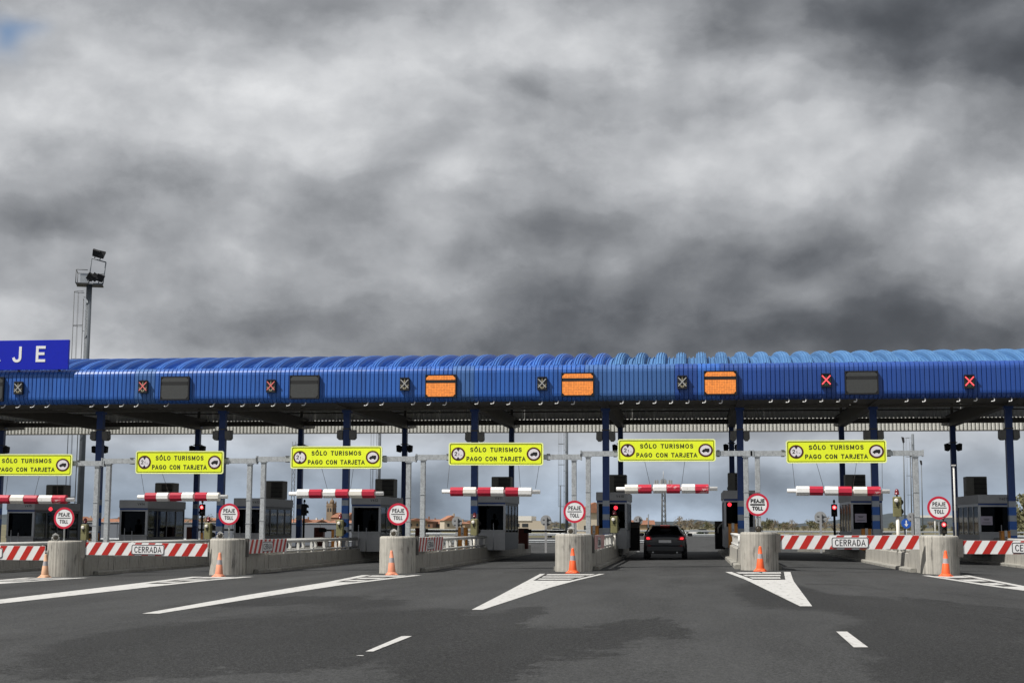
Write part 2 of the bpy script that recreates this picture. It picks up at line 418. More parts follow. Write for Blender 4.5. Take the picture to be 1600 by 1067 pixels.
sign_blue = mat('roof_sign_blue', (0.004, 0.014, 0.42), 0.35, var=0.05)
orange_cone = mat('orange_cone_plastic', (0.86, 0.12, 0.03), 0.55, var=0.12, dirt=((0.45, 0.10, 0.05), 0.60, 7, (1, 1, 1)))
orange_fade = mat('sun_bleached_orange', (0.72, 0.27, 0.16), 0.6, var=0.10)
orange_pale = mat('chalky_orange', (0.62, 0.36, 0.22), 0.65, var=0.14)
cone_band = mat('grey_cone_band', (0.38, 0.36, 0.37), 0.4)
cabinet_o = mat('ochre_cabinet', (0.42, 0.17, 0.025), 0.5, var=0.1)
cabinet_r = mat('dark_red_cabinet', (0.12, 0.022, 0.012), 0.55, var=0.1)
khaki = mat('khaki_housing', (0.17, 0.16, 0.075), 0.55, var=0.14, dirt=((0.12, 0.11, 0.06), 0.6, 6, (1, 1, 1)))
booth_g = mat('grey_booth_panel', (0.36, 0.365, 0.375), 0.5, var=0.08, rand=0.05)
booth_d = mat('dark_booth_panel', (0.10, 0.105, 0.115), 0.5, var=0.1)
frame_m = mat('aluminium_frame', (0.40, 0.41, 0.43), 0.4, metal=0.4, var=0.06)
ac_m = mat('air_conditioner_grey', (0.15, 0.145, 0.125), 0.6, var=0.12)
rail_w = mat('white_rail', (0.56, 0.555, 0.53), 0.45, var=0.1, dirt=((0.36, 0.34, 0.31), 0.60, 5, (1, 1, 1)))
def glass(name, tint, mixv, rough=0.03, refl=0.35):
    m = bpy.data.materials.new(name); m.use_nodes = True
    nt = m.node_tree; N, L = nt.nodes, nt.links; N.clear()
    o = N.new('ShaderNodeOutputMaterial'); t = N.new('ShaderNodeBsdfTransparent'); t.inputs[0].default_value = (*tint, 1)
    g = N.new('ShaderNodeBsdfGlossy'); g.inputs['Roughness'].default_value = rough; g.inputs[0].default_value = (0.9, 0.92, 0.95, 1)
    f = N.new('ShaderNodeFresnel'); f.inputs[0].default_value = 1.5
    nz = N.new('ShaderNodeTexNoise'); nz.inputs['Scale'].default_value = 1.5
    mu = N.new('ShaderNodeMath'); mu.operation = 'MULTIPLY_ADD'; L.new(f.outputs[0], mu.inputs[0]); mu.inputs[1].default_value = refl
    m3 = N.new('ShaderNodeMath'); m3.operation = 'MULTIPLY'; L.new(nz.outputs['Fac'], m3.inputs[0]); m3.inputs[1].default_value = mixv; L.new(m3.outputs[0], mu.inputs[2])
    mx = N.new('ShaderNodeMixShader'); L.new(mu.outputs[0], mx.inputs[0]); L.new(t.outputs[0], mx.inputs[1]); L.new(g.outputs[0], mx.inputs[2])
    L.new(mx.outputs[0], o.inputs[0]); MATS[name] = m
    return m
booth_glass = glass('tinted_booth_glass', (0.05, 0.052, 0.06), 0.004, refl=0.10)
side_glass = glass('side_booth_glass', (0.42, 0.44, 0.47), 0.03)
car_glass = glass('car_glass', (0.12, 0.13, 0.14), 0.03)
lamp_red = mat('lit_red_lens', (0.5, 0.02, 0.03), 0.4, emit=((1.0, 0.035, 0.055), 1.6))
lamp_hot = mat('lit_red_core', (0.8, 0.3, 0.3), 0.4, emit=((1.0, 0.45, 0.42), 1.3))
tail_red = mat('lit_tail_lamp', (0.5, 0.02, 0.03), 0.3, emit=((1.0, 0.03, 0.04), 1.6))
cross_lit = mat('lit_red_cross', (0.6, 0.05, 0.06), 0.5, emit=((1.0, 0.10, 0.12), 1.0))
cross_dim = mat('dim_red_cross', (0.50, 0.10, 0.10), 0.5, emit=((0.75, 0.24, 0.21), 0.30))
cross_off = mat('unlit_signal_cross', (0.36, 0.36, 0.35), 0.6)
arrow_off = mat('unlit_signal_arrow', (0.30, 0.27, 0.18), 0.6)
arrow_green = mat('unlit_green_arrow', (0.03, 0.07, 0.035), 0.6)
beacon_red = mat('red_beacon_dome', (0.16, 0.012, 0.02), 0.25, var=0.1, spec=0.6)
lens_dark = mat('dark_lens', (0.06, 0.05, 0.035), 0.2, spec=0.6)
rubber = mat('black_rubber', (0.018, 0.018, 0.019), 0.8, var=0.2)
car_paint = mat('black_car_paint', (0.008, 0.009, 0.012), 0.28, spec=0.5, var=0.05, coat=0.4)
plate_m = mat('number_plate', (0.55, 0.55, 0.56), 0.5)
def led(name, col, strength, dot=0.0):
    """screen of small lamps: a grid of lit dots on a dark panel"""
    m = mat(name, (0.05, 0.04, 0.03), 0.5)
    nt = m.node_tree; N, L = nt.nodes, nt.links; b = N['Principled BSDF']
    tc = N.new('ShaderNodeTexCoord'); mp = N.new('ShaderNodeMapping'); mp.inputs['Scale'].default_value = (15, 15, 15); L.new(tc.outputs['Object'], mp.inputs[0])
    vo = N.new('ShaderNodeTexVoronoi'); vo.inputs['Scale'].default_value = 1.0; vo.inputs['Randomness'].default_value = 0.0; L.new(mp.outputs[0], vo.inputs['Vector'])
    r = N.new('ShaderNodeMapRange'); L.new(vo.outputs['Distance'], r.inputs['Value']); r.inputs['From Min'].default_value = 0.25; r.inputs['From Max'].default_value = 0.62
    r.inputs['To Min'].default_value = 1.0; r.inputs['To Max'].default_value = 0.45
    sp = N.new('ShaderNodeSeparateXYZ'); L.new(vo.outputs['Color'], sp.inputs[0])
    r2 = N.new('ShaderNodeMapRange'); L.new(sp.outputs[0], r2.inputs['Value']); r2.inputs['To Min'].default_value = 0.78; r2.inputs['To Max'].default_value = 1.15
    mu = N.new('ShaderNodeMath'); mu.operation = 'MULTIPLY'; L.new(r.outputs[0], mu.inputs[0]); L.new(r2.outputs[0], mu.inputs[1])
    m2 = N.new('ShaderNodeMath'); m2.operation = 'MULTIPLY'; L.new(mu.outputs[0], m2.inputs[0]); m2.inputs[1].default_value = strength
    b.inputs['Emission Color'].default_value = (*col, 1); L.new(m2.outputs[0], b.inputs['Emission Strength'])
    return m
led_orange = led('orange_lamp_screen', (1.0, 0.285, 0.035), 1.05)
screen_off = mat('unlit_screen', (0.055, 0.057, 0.056), 0.5, var=0.12, scale=10)
screen_band = mat('unlit_screen_band', (0.02, 0.02, 0.02), 0.5)
road_white = mat('road_marking_paint', (0.47, 0.465, 0.45), 0.75, var=0.14, scale=9, bump=0.2, bscale=80, dirt=((0.13, 0.128, 0.12), 0.55, 4.0, (2.2, .6, 1)))
blackout = mat('black_road_paint', (0.022, 0.022, 0.021), 0.85, var=.3, scale=9)
tar = mat('tar_seam', (0.018, 0.018, 0.018), 0.7)

STAINS = [(640, 965, 1.6, 1.6), (470, 940, 2.6, 1.2), (590, 1010, .9, 1.2), (905, 1000, .8, 1.0), (700, 1040, .8, 1.0), (350, 985, 2.2, 2.2), (1010, 985, .6, .9),
          (1390, 945, 1.2, 2.2), (1450, 1000, 1.3, 1.5), (1500, 1050, 1.0, .9), (1210, 925, 1.1, 3.0), (250, 1040, 1.6, 1.2), (775, 985, .45, 3.2), (760, 1035, .4, 2.0), (1560, 965, 1.6, 2.0)]
def asphalt_mat():
    m = bpy.data.materials.new('worn_asphalt'); m.use_nodes = True
    nt = m.node_tree; N, L = nt.nodes, nt.links; b = N['Principled BSDF']
    b.inputs['Roughness'].default_value = 0.9; b.inputs['Specular IOR Level'].default_value = 0.25
    tc = N.new('ShaderNodeTexCoord'); P = tc.outputs['Object']
    def nz(scale, det, rough=0.6, st=(1, 1, 1)):
        mp = N.new('ShaderNodeMapping'); mp.inputs['Scale'].default_value = st; L.new(P, mp.inputs[0])
        n = N.new('ShaderNodeTexNoise'); n.inputs['Scale'].default_value = scale; n.inputs['Detail'].default_value = det; n.inputs['Roughness'].default_value = rough
        L.new(mp.outputs[0], n.inputs['Vector']); return n.outputs['Fac'], n.outputs['Color']
    def M(op, a, b_=0.0, c=0.0, cl=False):
        n = N.new('ShaderNodeMath'); n.operation = op; n.use_clamp = cl
        for k, v in enumerate((a, b_, c)):
            if hasattr(v, 'links'): L.new(v, n.inputs[k])
            else: n.inputs[k].default_value = v
        return n.outputs[0]
    def VM(op, a, b_, out=0):
        n = N.new('ShaderNodeVectorMath'); n.operation = op
        for k, v in enumerate((a, b_)):
            if hasattr(v, 'links'): L.new(v, n.inputs[k])
            else: n.inputs[k].default_value = v
        return n.outputs[out]
    big, bigc = nz(0.42, 6, 0.66, (1, .28, 1)); lane, _ = nz(1.1, 3, .5, (1, .06, 1)); fine, _ = nz(55, 3, 0.8); grit, _ = nz(160, 1, .5)
    pos = VM('ADD', P, VM('MULTIPLY', VM('SUBTRACT', bigc, (.5, .5, .5)), (2.0, 9.0, 0)))
    wc = nz(1.9, 4, .65)[1]
    pos = VM('ADD', pos, VM('MULTIPLY', VM('SUBTRACT', wc, (.5, .5, .5)), (0.9, 3.0, 0)))
    acc = None
    for px, py, wx, wy in STAINS:
        g = ground(px, py)
        q = VM('MULTIPLY', VM('SUBTRACT', pos, (g.x, g.y, 0)), (1 / (wx * .85), 1 / (wy * 1.9), 0))
        e = M('POWER', 0.3679, VM('DOT_PRODUCT', q, q, 1))
        acc = e if acc is None else M('ADD', acc, e)
    sr = N.new('ShaderNodeMapRange'); sr.interpolation_type = 'SMOOTHSTEP'; L.new(acc, sr.inputs['Value']); sr.inputs['From Min'].default_value = 0.30; sr.inputs['From Max'].default_value = 0.58
    st = M('MULTIPLY', sr.outputs[0], 0.56)
    v = M('MULTIPLY_ADD', M('SUBTRACT', big, .5), 1.7, 1.0)
    v = M('MULTIPLY_ADD', M('SUBTRACT', lane, .5), 0.6, v)
    v = M('MULTIPLY', v, M('SUBTRACT', 1.0, st))
    mid, _m = nz(21, 2, .7)
    v = M('MULTIPLY_ADD', M('SUBTRACT', fine, .5), 5.0, v)
    v = M('MULTIPLY_ADD', M('SUBTRACT', mid, .5), 2.2, v)
    v = M('MAXIMUM', M('MULTIPLY_ADD', M('POWER', grit, 6.0), 5.0, v), 0.15)
    vs = N.new('ShaderNodeVectorMath'); vs.operation = 'SCALE'; vs.inputs[0].default_value = (0.0366, 0.0374, 0.0378); L.new(v, vs.inputs['Scale'])
    L.new(vs.outputs[0], b.inputs['Base Color'])
    bp = N.new('ShaderNodeBump'); bp.inputs['Strength'].default_value = 0.35; bp.inputs['Distance'].default_value = 0.008
    L.new(fine, bp.inputs['Height']); L.new(bp.outputs[0], b.inputs['Normal'])
    return m
asphalt = asphalt_mat()

# ------------------------------------------------------------------ ground, road, markings
def far_z(y):
    if y < 190: return -1.5
    if y < 420: return -1.5 + (y - 190) / 230 * 1.3
    return min(-0.2 + (y - 420) / 500 * 0.9, 0.9)
field = mat('dry_field', (0.115, 0.105, 0.058), 0.95, var=0.35, scale=0.02, dirt=((0.17, 0.145, 0.09), 0.5, 0.012, (1, 3, 1)))
def build_ground():
    ys = [-60, 0, 100, 190, 240, 300, 360, 420, 520, 640, 780, 920, 1200, 1800, 3000, 6000, 12000]
    m = MB()
    rows = []
    for y in ys:
        w = 300 + max(y, 0) * 1.3
        rows.append([(-w + 2 * w * k / 24, y, far_z(y)) for k in range(25)])
    m.loft(rows, closed=False)
    struct(m.build('ground', field))
    m = MB()
    xs = [-64 + 2 * k for k in range(59)]
    ys = [-12, 0, 10, 20, 30, 40, 50, 60, 75, 90, 110, 140, 170, 200, 230]
    m.loft([[(x, y, crown(x)) for x in xs] for y in ys], closed=False)
    m.loft([[(x, 230, crown(x)) for x in xs], [(x, 236, -3) for x in xs]], closed=False)
    m.loft([[(-64, y, crown(-64)) for y in ys], [(-66, y, -3) for y in ys]], closed=False)
    m.loft([[(52, y, crown(52)) for y in ys], [(54, y, -3) for y in ys]], closed=False)
    struct(m.build('road', asphalt))
build_ground()

def along(poly, y):
    for (x0, y0), (x1, y1) in zip(poly, poly[1:]):
        if (y0 - y) * (y1 - y) <= 0 and y0 != y1: return x0 + (x1 - x0) * (y - y0) / (y1 - y0)
    return poly[0][0] if abs(y - poly[0][1]) < abs(y - poly[-1][1]) else poly[-1][0]
def gore(left, right, yh, bars=3, edge=0.16):
    """hatched wedge before an island: two edge lines, cross bars, then solid paint to the tip"""
    m = MB()
    y0 = max(left[0][1], right[0][1]); y1 = min(left[-1][1], right[-1][1])
    jr = random.Random(int(left[0][0]) + 1000)
    def L(y): return ground(along(left, y), y, .006)
    def Rr(y): return ground(along(right, y), y, .006)
    def strip(ya, yb, a0, a1, n):
        rows = []
        for k in range(n + 1):
            y = ya + (yb - ya) * k / n
            l, r = L(y), Rr(y); w = (r - l).length
            rows.append([l.lerp(r, min(a0(w), 1)), l.lerp(r, min(a1(w), 1))])
        m.loft(rows, closed=False)
    j = lambda: (jr.random() - .5) * .03
    rows = []
    for k in range(7):
        y = y0 + (yh - y0) * k / 6; l, r = ground(along(left, y), y, .003), ground(along(right, y), y, .003); rows.append([l, r])
    b = MB(); b.loft(rows, closed=False); struct(b.build('dark_marking', blackout))
    strip(y0, yh, lambda w: 0, lambda w: min(edge / w, .45), 6)
    strip(y0, yh, lambda w: 1 - min(edge / w, .45), lambda w: 1, 6)
    strip(yh, y1, lambda w: 0, lambda w: 1, 14)
    h = yh - y0
    for k in range(bars):
        a = y0 + h * (0.04 + k * .96 / bars); b = a + h * .50 / bars
        strip(a, b, lambda w: min(edge / w, .45) + .05, lambda w: 1 - min(edge / w, .45) - .05 - .02 * k, 1)
    struct(m.build('road_marking', road_white))
gore([(844, 896), (780, 930), (737, 952)], [(945, 896), (900, 906.6), (859, 917.5), (754, 952)], 906.6)
gore([(1133, 893), (1166, 905.6), (1250, 946.5)], [(1235, 893), (1240, 907.5), (1269, 946.5)], 905.2, edge=.2)
gore([(566, 898), (510, 909), (380, 930), (222, 958)], [(659, 898), (540, 912.5), (440, 927.5), (248, 958)], 909, edge=.3)
gore([(300, 900.5), (212, 911), (0, 936), (-60, 943)], [(397, 900.5), (332, 906), (225, 917.5), (0, 942.5), (-40, 946)], 911.5, edge=.4)
gore([(40, 902), (0, 905.5), (-80, 913), (-300, 934)], [(139, 902), (100, 904.5), (0, 911.5), (-80, 917), (-300, 938)], 908, edge=.4)
gore([(1436, 897.8), (1545, 915), (1610, 923.5), (1720, 940)], [(1514, 898.5), (1600, 915), (1640, 922), (1740, 940)], 916, edge=.3)
for pts in ([(571, 1017), (583, 1017), (644, 993), (628, 993)], [(1306.5, 986), (1323.5, 986), (1356.5, 1010.5), (1334, 1010.5)],
            [(556, 1023.5), (567, 1024), (569, 1023), (560, 1023)]):
    m = MB(); m.add([ground(x, y, .006) for x, y in pts], [(0, 1, 2, 3)]); struct(m.build('road_marking', road_white))
m = MB()
for line, w in (([(1258, 912), (1330, 913), (1385, 921), (1450, 936), (1530, 955), (1640, 975)], .045), ([(1430, 921), (1520, 930), (1640, 942)], .03), ([(1030, 898), (1090, 897), (1160, 896)], .03)):
    pp = [ground(x, y, .003) for x, y in line]
    m.loft([[p + Vector((0, -w, 0)), p + Vector((0, w, 0))] for p in pp], closed=False)
struct(m.build('road_seam', tar))

# ------------------------------------------------------------------ the canopy
YF, YB = 56.9, 76.5                     # front and rear fascia
ZB, ZT = 6.40, 7.86
COLX = [-31.6, -26.15, -20.5, -14.9, -9.25, -3.6, 2.05, 7.55, 13.0, 18.6]
YC, YR = 60.7, 73.4                     # column lines
canopy = thing('toll_canopy', 'long blue canopy with fluted fascia and ribbed roof over the toll lanes', 'canopy', (0, YF, 0))
def arc(y):      # roof height along the lanes
    s = min(abs(y - 66.8) / 9.75, 1.0); return 7.15 + 1.73 * math.sqrt(1 - s * s)
def fascia_mesh(name, mats, depth=.035):
    prof = []                            # (out of the wall, height); rounded head and foot
    for k in range(6):
        a = math.pi / 2 * k / 5; prof.append((.30 - .30 * math.sin(a), ZT - .30 + .30 * math.cos(a)))
    for z in (7.3, 7.0, 6.75): prof.append((0, z))
    for k in range(6):
        a = math.pi / 2 * k / 5; prof.append((.28 - .28 * math.cos(a), ZB + .28 - .28 * math.sin(a)))
    xs = []
    for k in range(5):
        x = k * .18
        xs += [(x, 0), (x + .006, -.008), (x + .140, -.008), (x + .150, 0), (x + .158, depth), (x + .172, depth)]
    xs.append((.9, 0))
    m = MB(); n = len(prof)
    for a, (d, z) in enumerate(prof):
        # inward normal of the profile
        p0, p1 = prof[max(a - 1, 0)], prof[min(a + 1, n - 1)]
        t = Vector((p1[0] - p0[0], p1[1] - p0[1])).normalized()
        nx, nz = -t[1], t[0]
        m.v += [(x, d + nx * e, z + nz * e) for x, e in xs]
    w = len(xs)
    for a in range(n - 1):
        for k in range(w - 1): m.face([a * w + k + 1, a * w + k, (a + 1) * w + k, (a + 1) * w + k + 1])
    return m.mesh(name, mats)
fme = fascia_mesh('fascia_sheet', blue)
for k in range(74):
    x = -45.6 + .9 * k
    o = link('fascia_sheet', fme, canopy, (x, rnd.uniform(-.006, .006), 0))
    xc = x + .45
    if -4.3 < xc < -.2: remat(o, blue_steel)
    elif xc >= 1.6: remat(o, blue_deep)
    elif xc > -1.4: remat(o, blue if rnd.random() < .5 else blue_deep)
    elif rnd.random() < .18: remat(o, blue_steel)
# roof sheets: one barrel rib and its pan each, bent to the arc
def roof_mesh(name, mats):
    half = [(.0, .255), (.030, .255), (.045, .205), (.068, .205), (.083, .248), (.125, .240), (.140, .190), (.158, .190), (.178, .215), (.205, .175), (.222, .09), (.228, 0), (.31, 0), (.322, .06), (.348, .06), (.36, 0), (.42, 0)]
    cs = [(-x, h) for x, h in half[:0:-1]] + half
    rows = []
    N_ = 26
    for a in range(N_ + 1):
        u = a / N_; y = YF + .62 + (YB - 1.0 - YF - .62) * (u * u * (1.6 - .6 * u))
        z = arc(y); sl = (arc(y + .01) - arc(y - .01)) / .02
        nn = Vector((0, -sl, 1)).normalized()
        rows.append([(x, y - YF + nn.y * h, z + nn.z * h) for x, h in cs])
    m = MB(); m.loft(rows, closed=False)
    return m.mesh(name, mats)
rme = roof_mesh('roof_sheet', roof_blue)
RX0 = at(1096, 560, 59.5).x
for k in range(-55, 26):
    o = link('roof_sheet', rme, canopy, (RX0 + .842 * k, 0, rnd.uniform(-.004, .004)))
    if RX0 + .842 * k > -3.3: remat(o, roof_pale)
XL, XR = -45.6, 21.0
# ceiling, lining, rear fascia
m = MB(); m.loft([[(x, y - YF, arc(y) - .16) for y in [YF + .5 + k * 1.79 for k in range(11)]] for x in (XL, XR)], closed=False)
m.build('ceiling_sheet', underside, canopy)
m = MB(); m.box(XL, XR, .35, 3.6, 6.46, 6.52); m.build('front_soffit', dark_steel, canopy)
m = MB(); m.box(XL, XR, YR - YF - .14, YR - YF + .14, 6.62, 6.84); m.box(XL, XR, YR - YF - .2, YR - YF + .2, 6.60, 6.62); m.build('rear_beam', dark_steel, canopy)
m = MB(); m.box(XL, XR, YC - YF - .15, YC - YF + .15, 6.36, 6.455); m.build('front_beam', dark_steel, canopy)
def fluted(x0, x1, y, z0, z1, pitch, dep, teeth=0.0):
    m = MB(); top, bot = [], []
    x = x0
    while x < x1 - 1e-6:
        for fx, d, t in ((0, 0, 0), (.42, 0, 0), (.5, dep, teeth), (.92, dep, teeth)):
            top.append((x + fx * pitch, y + d, z1)); bot.append((x + fx * pitch, y + d, z0 + t))
        x += pitch
    m.loft([bot, top], closed=False); return m
gaps = sorted([cx + 2.75 + e for cx in COLX for e in (-1.05, 1.05)] + [cx + .55 for cx in COLX])
edges = [XL] + gaps + [XR]
for a, b in zip(edges, edges[1:]):
    fluted(a + .04, b - .04, YR - YF + .75, 6.86, 7.75, .2, .05, .09).build('lining_sheet', lining_m, canopy)
rear_lining = mat('pale_rear_sheet', (0.66, 0.66, 0.62), 0.6, var=0.1)
fluted(XL, XR, YB - YF, 6.42, 7.85, .2, .06).build('rear_fascia', rear_lining, canopy)
m = MB(); m.box(XL, XR, YR - YF + .7, YR - YF + .74, 7.30, 7.36); m.box(XL, XR, YB - YF - .05, YB - YF - .01, 6.38, 6.44); m.build('rail_strip', dark_steel, canopy)
# white hooks that hold the fascia foot
hk = MB(); hk.path([(0, .26, 6.45), (.0, .12, 6.31), (-.05, .08, 6.265), (-.13, .07, 6.27)], .022, 6)
hme = hk.mesh('hook', white_p)
for k in range(96):
    x = -44.6 + .655 * k
    if min(abs(x - c) for c in COLX) > .55 and rnd.random() > .08: link('hook', hme, canopy, (x, rnd.uniform(-.03, .03), rnd.uniform(-.02, .02)))
# columns and girders
def column_mesh(name, w, z0, z1, bands):
    m = MB(); z = z0
    cuts = [(z0, bands[0][0] if bands else z1, 0)]
    for a, b, i in bands: cuts.append((a, b, i))
    if bands: cuts.append((bands[-1][1], z1, 0))
    for a, b, i in cuts:
        m.i = i; h = w / 2 + (.003 if i else 0)
        m.box(-h, h, -h, h, a, b)
    m.i = 0
    m.box(-w / 2 - .06, w / 2 + .06, -w / 2 - .06, w / 2 + .06, z0, z0 + .05)
    m.box(-w / 2 - .05, w / 2 + .05, -w / 2 - .05, w / 2 + .05, z1 - .12, z1)
    return m.mesh(name, [navy, band_grey, band_blue])
bz = []; z = .95
for k in range(5):
    bz.append((z, z + .24, 1)); z += .24
    if k < 4: bz.append((z, z + .335, 2)); z += .335
shift = 2.47 - z
bz = [(a + shift, b + shift, i) for a, b, i in bz if b + shift > .2]
cfm = column_mesh('column', .28, -.5, 6.37, bz)
crm = column_mesh('column', .26, -.5, 6.62, [(a, b, i) for a, b, i in bz[-4:]])
gm = MB()   # tapering box girder along the lanes
gm.loft([[(-.17, y, z0), (.17, y, z0), (.17, y, z1), (-.17, y, z1)] for y, z0, z1 in ((.75, 6.43, 6.50), (3.2, 6.37, 6.95), (YR - YF, 6.42, 7.0), (YR - YF + 2.2, 6.62, 6.95))], cap=True)
gm.box(-.21, .21, 1.0, YR - YF + 1.5, 6.97, 7.0)
girder = gm.mesh('girder', dark_steel)
st = MB(); st.box(-.06, .06, -.06, .06, 6.9, 8.4); strut = st.mesh('strut', dark_steel)
for k, x in enumerate(COLX):
    g = crown(x)
    link('column', cfm, canopy, (x, YC - YF, 0)); link('column', crm, canopy, (x, YR - YF, 0))
    link('girder', girder, canopy, (x, 0, 0)); link('strut', strut, canopy, (x, 3.8, 0)); link('strut', strut, canopy, (x, YR - YF, 0))
link('column', crm, canopy, (-37.2, YR - YF, 0)); link('girder', girder, canopy, (-37.2, 0, 0))

# ------------------------------------------------------------------ things fixed to the canopy
# blue roof sign with white capitals
p0, p1 = at(107, 577, YF - .1), at(107, 531, YF - .1)
W, zb, zt = 6.15, p0.z, p1.z
rs = thing('roof_sign', 'royal blue sign board with white capitals standing on the canopy edge at left', 'sign', (p0.x - W / 2, YF - .1, zb))
m = MB(); m.bbox(-W / 2, W / 2, -.06, .06, 0, zt - zb, .01); m.build('board', sign_blue, rs)
m = MB()
for x in (-2.4, -.8, .8, 2.6): m.tube((x, .1, .0), (x, .9, -.25), .04); m.box(x - .04, x + .04, .06, .12, .02, zt - zb - .05)
m.build('bracket', dark_steel, rs)
for ch, px in zip('PEAJE', (-83, -46, -9, 29, 64)):
    c = at(px, 554, YF - .1)
    link('letter', text_mesh(ch, sign_white, {'J': .44, 'A': .66, 'P': .50, 'E': .50}[ch], .68, .012, .035), rs, (c.x - rs.location.x, -.075, c.z - zb + (.02 if ch != 'J' else .0)))
# lane signals: black box, cross and arrow
def lane_signal(px, py, state, where):
    c = at(px, py, YF - .16)
    t = thing('lane_signal', where, 'lane signal', (c.x, YF - .16, c.z), 0, 'lane signals on the blue fascia')
    m = MB(); m.bbox(-.20, .20, 0, .14, -.26, .26, .015); m.build('housing', black, t)
    m = MB(); m.box(-.20, .20, -.05, 0, .262, .272); m.build('visor', black, t)
    m = MB(); r = .021
    m.box(-r, r, -.007, -.002, .02, .22)
    for s in (-1, 1): m.add([(s * .16 - r * s, -.007, -.03), (s * .16 + r * s, -.007, -.03), (r * s, -.007, -.225), (-r * s, -.007, -.19)], [(0, 1, 2, 3)])
    m.build('arrow', arrow_green if state == 2 else arrow_off, t)
    m = MB(); r = .024 if state == 2 else .020
    for s in (-1, 1):
        a, b = Vector((-.16 * s, 0, -.16)), Vector((.16 * s, 0, .19)); d = (b - a).normalized(); n = Vector((-d.z, 0, d.x)) * r
        q = [a - n, a + n, b + n, b - n]; y = -.012 - .004 * (s > 0)
        m.add([(p.x, y, p.z) for p in q] + [(p.x, y + .003, p.z) for p in q], [(0, 3, 2, 1)])
    m.build('cross', (cross_off, cross_dim, cross_lit)[state], t)
    return t
for px, py, s, lab in ((28, 606, 0, 'unlit black lane signal near the left edge of the blue fascia'),
                       (223, 604, 1, 'faint red cross signal on the fascia left of the leftmost whole dark screen'),
                       (423, 603, 1, 'faint red cross signal between the two dark screens on the left'),
                       (632, 600, 0, 'unlit black lane signal left of the leftmost orange screen'),
                       (847, 599, 0, 'unlit black lane signal left of the middle orange screen'),
                       (1066, 597, 0, 'unlit black lane signal left of the rightmost orange screen'),
                       (1291, 594, 2, 'brightly lit red cross signal just left of the rightmost dark screen'),
                       (1515, 596, 2, 'brightly lit red cross signal alone near the right edge of the fascia')):
    lane_signal(px, py, s, lab)
def screen(x0, x1, y0, y1, on, lab):
    a, b = at(x0, y1, YF - .14), at(x1, y0, YF - .14)
    w, h = b.x - a.x, b.z - a.z
    t = thing('message_screen', lab, 'screen', ((a.x + b.x) / 2, YF - .14, (a.z + b.z) / 2), 0, 'message screens on the blue fascia')
    m = MB(); m.bbox(-w / 2, w / 2, 0, .13, -h / 2, h / 2, .015); m.build('housing', black, t)
    m = MB()
    for q in ((-w / 2, w / 2, h / 2 - .035, h / 2), (-w / 2, w / 2, -h / 2, -h / 2 + .035)): m.box(q[0], q[1], -.02, -.001, q[2], q[3])
    for s in (-1, 1): m.box(min(s * w / 2, s * (w / 2 - .035)), max(s * w / 2, s * (w / 2 - .035)), -.02, -.001, -h / 2 + .036, h / 2 - .036)
    m.build('frame', black, t)
    iw, ih = w / 2 - .045, h / 2 - .045
    mm = led_orange if on else screen_off
    def octo(z0, z1, top, bot, c=.09):
        l = [(-iw, z0 + (c if bot else 0))] + ([(-iw + c, z0), (iw - c, z0)] if bot else [(-iw, z0), (iw, z0)]) + [(iw, z0 + (c if bot else 0)), (iw, z1 - (c if top else 0))] + ([(iw - c, z1), (-iw + c, z1)] if top else [(iw, z1), (-iw, z1)]) + [(-iw, z1 - (c if top else 0))]
        out = []
        for p in l:
            if not out or (abs(p[0] - out[-1][0]) + abs(p[1] - out[-1][1])) > 1e-5: out.append(p)
        if abs(out[0][0] - out[-1][0]) + abs(out[0][1] - out[-1][1]) < 1e-5: out.pop()
        return out
    s0, s1 = ih * .28, ih * .60
    m = MB(); m.prism(octo(s1, ih, True, False), -.012, -.003); m.build('display', mm, t)
    m = MB(); m.prism(octo(-ih, s0, False, True), -.012, -.003); m.build('display', mm, t)
    m = MB(); m.box(-iw + .02, iw - .02, -.010, -.003, s0 + .004, s1 - .004); m.build('card_stripe', black if on else screen_band, t)
for x0, x1, y0, y1, on, lab in ((-42, 6, 589, 627, 0, 'dark unlit message screen cut by the left edge of the photo'),
                                (250, 296, 588, 625, 0, 'dark unlit message screen, left of the two whole ones on the left half'),
                                (452, 499, 586, 623, 0, 'dark unlit message screen next left of the orange screens'),
                                (664, 713, 585, 621, 1, 'lit orange message screen with black stripe, leftmost of the orange three'),
                                (877, 928, 582, 619, 1, 'lit orange message screen with black stripe, middle of the orange three'),
                                (1100, 1151, 579, 617, 1, 'lit orange message screen with black stripe, rightmost of the orange three'),
                                (1321, 1372, 579, 616, 0, 'dark unlit message screen between the two bright red crosses')):
    screen(x0, x1, y0, y1, on, lab)
# floodlights clamped to the columns
lamp_grey = mat('lamp_housing', (0.16, 0.155, 0.145), 0.5, var=0.15)
ORD = ['first', 'second', 'third', 'fourth', 'fifth', 'sixth', 'seventh', 'eighth', 'ninth', 'tenth']
def front_flood():
    t = thing('floodlight', 'x', 'floodlight', (0, 0, 0), 0, 'grey floodlight pairs on the front columns')
    for s in (-1, 1):
        m = MB()
        x0, x1 = .145, .395
        pts = [(x0, .19), (x0 + .01, -.14), (x0 + .06, -.20), (x1 - .06, -.20), (x1 + .01, -.13), (x1, .19)]
        pts = [(s * x, z) for x, z in pts]
        if s < 0: pts = pts[::-1]
        m.prism(pts[::-1], -.2, .2); m.build('lamp_housing', lamp_grey, t)
        m = MB(); xs = sorted((s * (x0 + .06), s * (x1 - .06))); m.box(xs[0], xs[1], -.15, .15, -.215, -.202); m.build('lens', lens_dark, t)
    m = MB(); m.box(-.40, .40, .12, .17, .192, .23); m.box(-.16, .16, -.16, .16, .24, .29); m.build('bracket', dark_steel, t)
    return t
